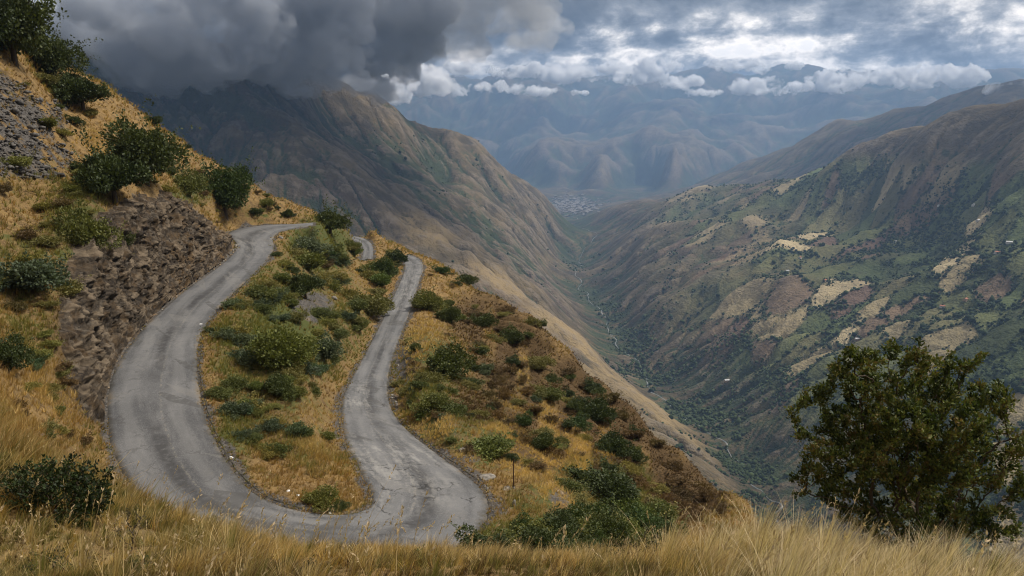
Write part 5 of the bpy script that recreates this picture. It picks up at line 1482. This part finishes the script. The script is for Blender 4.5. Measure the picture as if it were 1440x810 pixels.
    lv.append(base + np.stack([d[:, 0], d[:, 1], 1 - 0.38 * np.minimum(L, 1)], 1) * hgt[:, None])
    TV = np.stack(lv, 1).reshape(-1, 3); bb = (np.arange(N_) * 9)[:, None]
    TF = np.concatenate([bb + np.array(f_)[None] for f_ in ((0, 1, 3), (0, 3, 2), (2, 3, 5), (2, 5, 4), (4, 5, 7), (4, 7, 6), (6, 7, 8))])
    F = np.concatenate([F, TF + len(V)]); V = np.concatenate([V, TV]); C = np.concatenate([C, np.repeat(tc, 9, 0)])
    # flowering stalks, with a drooping seed head
    m = 620
    j = rng.choice(n, m); Pp = P[j]; Hs = rng.uniform(0.6, 1.05, m) * (1 - 0.35 * sstep(520, 640, px[j]) * (1 - sstep(820, 960, px[j])))
    V2, F2, C2 = blades(Pp, Hs, np.full(m, 0.007), np.tile((0.46, 0.34, 0.17), (m, 1)), 1, rng, 0.22, (0.26, 0.02), 4)
    tips = V2.reshape(m, -1, 3)
    tip, pre = tips[:, -1], tips[:, -2]
    ax = tip - pre; ax /= np.linalg.norm(ax, axis=1)[:, None]
    k = 16
    q = np.repeat(np.arange(m), k); tt = rng.uniform(0, 1, len(q))
    SP = tip[q] - ax[q] * (tt * 0.17)[:, None]
    SV, SF = leaf_quads(SP, ax[q] + rng.normal(size=(len(q), 3)) * 0.35, 0.038, 0.30, rng)
    SC = np.tile((0.52, 0.40, 0.24), (len(SV), 1)) * np.repeat(rng.uniform(0.7, 1.15, len(q)), 4)[:, None]
    Ft = np.concatenate([F, F2 + len(V)])
    o = mesh_obj('grass', np.concatenate([V, V2]), Ft, M_GRASS, smooth=False, colattr=dict(col=np.concatenate([C, C2])))
    tag(o, 'tall golden grass along the bottom edge in front of the road', 'grass', kind='stuff')
    o2 = mesh_obj('seed_heads', SV, SF, M_GRASS, o, smooth=False, colattr=dict(col=SC)); o2['kind'] = 'stuff'
build_front_grass()
tick('front grass')

# ------------------------------------------------------------------ stones, pole
def mat_stone(name, a, b):
    m, g, out = material(name)
    pos = g.new('ShaderNodeNewGeometry').outputs['Position']
    n = g.noise(pos, 4.0, 6, 0.65)
    principled(g, out, g.mix(g.step(n, 0.35, 0.65), a, b), 0.9, g.bump(n, 0.6, 0.08), 0.2)
    return m
M_STONE = mat_stone('grey_stone', (0.11, 0.10, 0.086), (0.27, 0.245, 0.21)); M_WHITE = mat_stone('whitewashed_stone', (0.60, 0.59, 0.56), (0.82, 0.81, 0.79)); M_TAN = mat_stone('tan_stone', (0.13, 0.095, 0.06), (0.28, 0.215, 0.145))
STONE = []
for sd in range(5):
    r = np.random.default_rng(300 + sd); V, F = ICO2[0].copy(), ICO2[1]
    for _ in range(9):                                        # knock flat facets off a lump
        n = r.normal(size=3); n /= np.linalg.norm(n); c = r.uniform(0.5, 0.85)
        dd = np.maximum(V @ n - c, 0); V -= dd[:, None] * n
    V *= 1 + fbm(V * 1.5 + sd * 9, 3)[:, None] * 0.10
    t = mesh_obj('stone', V, F, M_STONE, smooth=False); STONE.append(t.data); bpy.data.objects.remove(t)
_sr = np.random.default_rng(8)
def stone(px, py, w, label, group=None, mat=None, flat=0.6, P=None, name='stone', tall=False):
    p = hit(px, py) if P is None else P
    if p is None: return
    dist = p[1] * math.cos(PITCH) - p[2] * math.sin(PITCH); s = w * dist / FPX / 2
    d = STONE[_sr.integers(5)]
    if mat is not None:
        key = d.name + mat.name
        if key not in bpy.data.meshes:
            d = d.copy(); d.name = key; d.materials.clear(); d.materials.append(mat)
        else: d = bpy.data.meshes[key]
    o = bpy.data.objects.new(name, d); COL.objects.link(o)
    o.scale = (s, s * _sr.uniform(0.7, 1.0), s * (1.5 if tall else flat)); o.rotation_euler = (_sr.normal() * 0.1, _sr.normal() * 0.1, _sr.uniform(0, 6.28))
    o.location = (p[0], p[1], p[2] + s * (0.9 if tall else 0.08))
    return tag(o, label, 'stone', group)
stone(283, 457, 7, 'small white stone on the inner road edge opposite the rock cut', 'white stones by the road', M_WHITE)
stone(325, 644, 8, 'small white stone on the inner kerb low on the wide bend', 'white stones by the road', M_WHITE)
stone(405, 691, 7, 'small white stone in the hairpin grass near the tip of the hump', 'white stones by the road', M_WHITE)
stone(419, 697, 6, 'white pebble right beside another white stone in the hairpin grass', 'white stones by the road', M_WHITE)
stone(464, 722, 6, 'white stone at the kerb at the tip of the hump', 'white stones by the road', M_WHITE)
stone(686, 673, 30, 'broad flat pale rock beside the lower bend left of the pole', 'pale rocks by the pole', M_STONE, 0.28)
stone(713, 688, 18, 'small flat pale rock at the foot of the pole', 'pale rocks by the pole', M_STONE, 0.3)
stone(723, 712, 9, 'upright pale stone standing below the pole', 'pale rocks by the pole', M_STONE, 0.6, tall=True)
stone(745, 742, 42, 'long flat pale slab at the edge of the dark thicket', 'pale rocks by the pole', M_STONE, 0.2)
stone(787, 694, 14, 'tan rock on the golden slope right of the pole', 'pale rocks by the pole', M_TAN, 0.5)
stone(651, 634, 14, 'small grey rock on the green verge outside the lower bend', 'pale rocks by the pole', M_STONE, 0.4)
stone(395, 335, 9, 'pale round boulder on the verge inside the upper bend', None, M_STONE, 0.9)
stone(470, 420, 12, 'grey rock beside the gravel patch on the hump', None, M_STONE, 0.7)
stone(60, 613, 16, 'flat grey rock on the golden slope at the left below the cut', None, M_TAN, 0.5)
def debris(n, k0, k1, E, I, lo, hi, w, label, group, mat, seed):
    r = np.random.default_rng(seed)
    a, b = sorted((k0, k1))
    for _ in range(n):
        k = r.integers(a, b); o = (E[k] - I[k])[:2]; o = o / np.linalg.norm(o)
        d = r.uniform(lo, hi) * r.random() ** 0.5; x, y = E[k, :2] + o * d
        z = ground(x, y)
        if z is None: continue
        stone(0, 0, r.uniform(*w), label, group, mat, 0.7, P=np.array((x, y, z)))
debris(26, station(330, 345, RL), station(160, 590, RL), RL, RR, 0.3, 2.2, (2.2, 6.5), 'fallen rock lying along the foot of the rock cut', 'fallen rocks below the cut', M_TAN, 1)
debris(26, station(330, 345, RL), station(160, 590, RL), RL, RR, 0.3, 2.6, (2.2, 6), 'grey fallen rock lying along the foot of the rock cut', 'grey fallen rocks below the cut', M_STONE, 2)
debris(16, station(684, 712, RL), station(550, 510, RL), RL, RR, 0.9, 2.6, (2.5, 6), 'grey stone on the outer verge of the lower bend', 'stones on the outer verge', M_STONE, 3)
# scree on the upper left slope
def build_scree():
    r = np.random.default_rng(91)
    m = np.where((NGRAVEL > 0.45) & (NPX < 130) & (NPX > -200) & (NPY < 320) & (NPY > 60))[0]
    i = r.choice(m, 4200)
    base = [(ICO1[0] * (1 + 0.25 * r.normal(size=(len(ICO1[0]), 1)))) for _ in range(6)]
    V, F, C = [], [], []
    for q, k in enumerate(i):
        s = r.lognormal(-1.75, 0.55); s = min(s, 0.75)
        b = base[r.integers(6)] * np.array((s, s * r.uniform(0.6, 1), s * r.uniform(0.35, 0.7)))
        a = r.uniform(0, 6.28); ca, sa = math.cos(a), math.sin(a)
        b = np.stack([b[:, 0] * ca - b[:, 1] * sa, b[:, 0] * sa + b[:, 1] * ca, b[:, 2]], 1)
        V.append(b + NV[k] + np.array((r.normal() * 0.3, r.normal() * 0.3, 0.05))); F.append(ICO1[1] + q * len(ICO1[0]))
    o = mesh_obj('scree', np.concatenate(V), np.concatenate(F), M_SCREE, smooth=False)
    tag(o, 'grey broken scree spread over the upper left slope', 'scree', kind='stuff')
M_SCREE = mat_stone('scree_stone', (0.036, 0.033, 0.030), (0.14, 0.13, 0.118))
build_scree()
def build_pole():
    p = hit(722, 687)
    dist = p[1] * math.cos(PITCH) - p[2] * math.sin(PITCH); h = 44 * dist / FPX
    root = tag(empty('marker_post', p), 'thin dark rusty post standing on the golden shoulder below the lower bend', 'post')
    m, g, out = material('rusty_iron'); n = g.noise(g.new('ShaderNodeNewGeometry').outputs['Position'], 9.0, 4)
    principled(g, out, g.mix(n, (0.03, 0.02, 0.016), (0.11, 0.05, 0.028)), 0.75)
    V, F = tubes([(np.array((0, 0, -0.2)), 0.045, np.array((0.02, 0, h)), 0.035)], 8); mesh_obj('shaft', V, F, m, root)
    V, F = tubes([(np.array((0, 0, -0.05)), 0.14, np.array((0, 0, 0.16)), 0.09)], 8); mesh_obj('footing', V, F, M_STONE, root)
    V, F = tubes([(np.array((0.02, 0, h)), 0.05, np.array((0.02, 0, h + 0.05)), 0.04)], 8); mesh_obj('cap', V, F, m, root)
build_pole()
tick('stones')
# ------------------------------------------------------------------ river, woods, houses down in the valley
def far_ground(x, y):
    h = FAR_BVH.ray_cast(Vector((x, y, 4000)), Vector((0, 0, -1)), 9000)
    return None if h[0] is None else h[0].z
def far_hit(px, py):
    d = ray(px, py); h = FAR_BVH.ray_cast(d * 420, d, 40000)
    return None if h[0] is None else np.array(h[0])
def build_river():
    H = FV[:, 2].reshape(FNR, FNA); R = np.array([pix(*p) for p in RIVER])
    raz = np.arctan2(R[:, 0], R[:, 1]); rr = np.hypot(R[:, 0], R[:, 1]); o = np.argsort(rr)
    gr = np.hypot(FV[:, 0], FV[:, 1]).reshape(FNR, FNA)[:, 0]; ga = np.arctan2(FV[:FNA, 0], FV[:FNA, 1])
    J = np.where((gr > 1250) & (gr < 9000))[0]; az = []
    for j in J:
        c = np.interp(gr[j], rr[o], raz[o]); k = np.abs(ga - c).argmin(); a, b = max(0, k - 16), k + 17
        az.append(ga[a + H[j, a:b].argmin()])
    az = np.array(az)
    for _ in range(3): az[1:-1] = (az[:-2] + az[1:-1] * 2 + az[2:]) / 4
    x, y = gr[J] * np.sin(az), gr[J] * np.cos(az)
    x = x + fbm(np.stack([y / 60, y * 0, y * 0], 1), 2) * 7
    t = np.gradient(np.stack([x, y], 1), axis=0); t /= np.linalg.norm(t, axis=1)[:, None]; nrm = np.stack([-t[:, 1], t[:, 0]], 1)
    wd = 1.9 + 4.0 * fbm(np.stack([y / 90, y * 0 + 5, y * 0], 1), 3)
    V = []
    for q in range(len(x)):
        z = max(far_ground(x[q], y[q]) or -900, *(far_ground(x[q] + nrm[q, 0] * s, y[q] + nrm[q, 1] * s) or -900 for s in (-5, 5))) + 0.8
        for u in (-1, -0.3, 0.3, 1):
            V.append((x[q] + nrm[q, 0] * u * wd[q], y[q] + nrm[q, 1] * u * wd[q], z - 0.5 * abs(u)))
    m, g, out = material('river_water_and_gravel')
    pos = g.new('ShaderNodeNewGeometry').outputs['Position']; n = g.noise(pos, 0.06, 5, 0.6)
    principled(g, out, g.mix(g.step(n, 0.42, 0.58), (0.085, 0.105, 0.105), (0.18, 0.178, 0.165)), 0.5, None, 0.5)
    tag(mesh_obj('river', V, grid_faces(len(x), 4), m), kind='structure')
build_river()

def build_woods():
    rng = np.random.default_rng(17)
    g = np.arange(len(FV)); ri, ai = g // FNA, g % FNA
    px, py = to_pix(FV); r = np.hypot(FV[:, 0], FV[:, 1])
    n1 = fbm(FV / 330.0 + 4, 4); n2 = fbm(FV / 60.0 + 8, 3)
    gul = sstep(3.9, 5.2, FFLOW) * 0.8 - FCONV * 0.35 + n1 * 1.9 + n2 * 0.9 + FLUSH * 0.75 - FTAN * 1.2 - 0.55
    right = sstep(0.10, 0.17, FV[:, 0] / FV[:, 1])
    RV = catmull(np.array([pix(*p) for p in RIVER]), 200); off = np.abs(FV[:, 0] - np.interp(FV[:, 1], RV[:, 1], RV[:, 0]))
    gul = gul + 0.45 * (1 - sstep(20, 90, off))
    dens = sstep(0.0, 0.6, gul) * (0.18 + 0.82 * right)
    hedge = np.where(FEDGE < 11, 1.0, 0.0) * FREG * sstep(-0.3, 0.2, n1 + 0.2)
    w = (dens + hedge * 0.9) * (r > 900) * (r < 5200) * (px > 500) * (px < 1520) * (py > 150) * (py < 840)
    cell = r * r; w = w * cell / np.maximum(r, 900) ** 1.4
    N = 24000
    i = rng.choice(len(FV), N, p=w / w.sum())
    x = FV[i, 0] + rng.normal(size=N) * r[i] * 0.0022; y = FV[i, 1] + rng.normal(size=N) * r[i] * 0.003
    Z = np.array([far_ground(a, b) or -2000 for a, b in zip(x.tolist(), y.tolist())])
    s = rng.lognormal(1.15, 0.42, N) * (0.75 + 0.25 * (r[i] / 2500))
    s = np.minimum(s, 9)
    lump = [(ICO1[0] * (1 + 0.28 * np.random.default_rng(q).normal(size=(len(ICO1[0]), 1)))) for q in range(8)]
    li = rng.integers(8, size=N); L = np.stack(lump)[li]
    V = L * np.stack([s, s, s * rng.uniform(0.7, 1.15, N)], 1)[:, None] + np.stack([x, y, Z + s * 0.55], 1)[:, None]
    F = (ICO1[1][None] + (np.arange(N) * len(ICO1[0]))[:, None, None]).reshape(-1, 3)
    c = np.array((0.024, 0.036, 0.015)) + rng.random((N, 1)) * np.array((0.036, 0.046, 0.018))
    o = mesh_obj('woods', V.reshape(-1, 3), F, M_WOODS, smooth=False, colattr=dict(col=np.repeat(c, len(ICO1[0]), 0)))
    tag(o, 'dark green woods and hedgerows on the far valley sides', 'woods', kind='stuff')
def mat_woods():
    m, g, out = material('far_tree_crowns')
    pos = g.new('ShaderNodeNewGeometry').outputs['Position']; n = g.noise(pos, 0.5, 4, 0.7)
    principled(g, out, g.mix(1.0, g.attr('col', 'Color'), g.mix(n, (0.5, 0.5, 0.5), (1.5, 1.5, 1.4)), 'MULTIPLY'), 0.9, g.bump(n, 1.0, 1.5), 0.1)
    return m
M_WOODS = mat_woods()
build_woods()
tick('woods')

def plain(name, col, rough=0.8):
    m, g, out = material(name)
    n = g.noise(g.new('ShaderNodeNewGeometry').outputs['Position'], 0.7, 4, 0.6)
    principled(g, out, g.mix(1.0, col, g.mix(n, (0.8, 0.8, 0.8), (1.15, 1.15, 1.15)), 'MULTIPLY'), rough)
    return m
M_WALL = [plain('whitewash', (0.58, 0.56, 0.52)), plain('adobe', (0.42, 0.30, 0.20))]; M_ROOF = [plain('tin_roof', (0.40, 0.40, 0.40), 0.6), plain('tile_roof', (0.33, 0.13, 0.07))]
def house_parts(w, d, h, rise):
    a, b = w / 2, d / 2
    wall = ([(-a, -b, -3), (a, -b, -3), (a, b, -3), (-a, b, -3), (-a, -b, h), (a, -b, h), (a, b, h), (-a, b, h), (-a, 0, h + rise), (a, 0, h + rise)],
            [(0, 1, 5, 4), (2, 3, 7, 6), (1, 2, 6, 9, 5), (3, 0, 4, 8, 7)])
    e = 0.6; t = 0.25
    def slab(s):
        y0, z0, y1, z1 = s * (b + e), h - rise * e / b + 0.05, 0.0, h + rise + 0.05
        q = [(-a - e, y0, z0), (a + e, y0, z0), (a + e, y1, z1), (-a - e, y1, z1)]
        return q + [(x, y, z + t) for x, y, z in q]
    r = slab(-1) + slab(1); f = []
    for o in (0, 8): f += [tuple(o + k for k in q) for q in ((0, 3, 2, 1), (4, 5, 6, 7), (0, 1, 5, 4), (1, 2, 6, 5), (2, 3, 7, 6), (3, 0, 4, 7))]
    return wall, (r, f)
_hr = np.random.default_rng(4)
def farmhouse(px, py, label, w=13, wm=0, rm=0):
    p = far_hit(px, py)
    if p is None: print('house missed', px, py); return
    root = tag(empty('farmhouse', p, _hr.uniform(-0.5, 0.9)), label, 'house', 'farmhouses scattered on the far slope')
    (wv, wf), (rv, rf) = house_parts(w, w * 0.6, 4.2, 2.4)
    mesh_obj('wall', wv, wf, M_WALL[wm], root, smooth=False); mesh_obj('roof', rv, rf, M_ROOF[rm], root, smooth=False)
    for k in (-0.28, 0.28):
        x = k * w; y = -w * 0.3 - 0.05
        mesh_obj('window', [(x - 0.7, y, 1.2), (x + 0.7, y, 1.2), (x + 0.7, y, 2.6), (x - 0.7, y, 2.6), (x - 0.7, y + 0.04, 1.2), (x + 0.7, y + 0.04, 1.2), (x + 0.7, y + 0.04, 2.6), (x - 0.7, y + 0.04, 2.6)],
                 [(0, 1, 2, 3), (0, 4, 5, 1), (1, 5, 6, 2), (2, 6, 7, 3), (3, 7, 4, 0)], M_DARK, root, smooth=False)
M_DARK = plain('dark_opening', (0.03, 0.03, 0.035))
for px, py, lab, w, wm, rm in ((1227, 356, 'white farmhouse in the middle of the far slope above the pale fields', 19, 0, 0), (1107, 382, 'small pale farmhouse on the left shoulder of the fields', 13, 0, 0), (1125, 363, 'tile roofed farmhouse above the small pale one', 14, 0, 1),
                               (1419, 342, 'bright tin roofed farmhouse near the right edge of the slope', 16, 0, 0), (1376, 311, 'lone white farmhouse high on the right slope', 15, 0, 0), (1402, 356, 'tile roofed farmhouse just under the bright tin roof', 14, 0, 1),
                               (1358, 422, 'adobe farmhouse beside the dark wood on the right', 16, 1, 1), (1325, 432, 'red roofed farmhouse left of the adobe one', 13, 0, 1), (1369, 289, 'highest white farmhouse on the right slope', 14, 0, 0), (1321, 290, 'white speck of a farmhouse level with the highest one', 13, 0, 0),
                               (1160, 395, 'adobe farmhouse among hedges below the shoulder', 13, 1, 1), (1022, 536, 'low shed by the tan clearing above the river', 15, 1, 0), (1205, 478, 'small adobe house low in the fields', 12, 1, 0), (1260, 340, 'tin roofed house by the long hedge', 12, 0, 0)):
    farmhouse(px, py, lab, w, wm, rm)
M_TOWN = plain('town_walls', (0.25, 0.235, 0.21)); M_TOWNROOF = plain('town_roofs', (0.17, 0.155, 0.14))
def build_town():
    rng = np.random.default_rng(12); V, F, o = [], [], 0
    (wv, wf), (rv, rf) = house_parts(1, 0.7, 0.5, 0.2)
    wv, rv = np.array(wv, float), np.array(rv, float)
    RV, RF, ro = [], [], 0
    for _ in range(420):
        px = rng.normal(800, 20); py = rng.normal(289, 6)
        p = far_hit(px, py)
        if p is None or p[1] < 6500: continue
        s = rng.uniform(9, 24); a = rng.choice((0.2, 1.77)) + rng.normal() * 0.1; c, n = math.cos(a), math.sin(a)
        def put(v): v = v * np.array((s, s, 12)); return np.stack([v[:, 0] * c - v[:, 1] * n, v[:, 0] * n + v[:, 1] * c, v[:, 2]], 1) + p
        V.append(put(wv)); F += [tuple(k + o for k in f) for f in wf]; o += len(wv)
        RV.append(put(rv)); RF += [tuple(k + ro for k in f) for f in rf]; ro += len(rv)
    if V:
        t = mesh_obj('town', np.concatenate(V), F, M_TOWN, smooth=False)
        tag(t, 'pale town spread on the valley floor far below the ranges', 'town', kind='stuff')
        r = mesh_obj('roofs', np.concatenate(RV), RF, M_TOWNROOF, t, smooth=False); r['kind'] = 'stuff'
build_town()
tick('done')
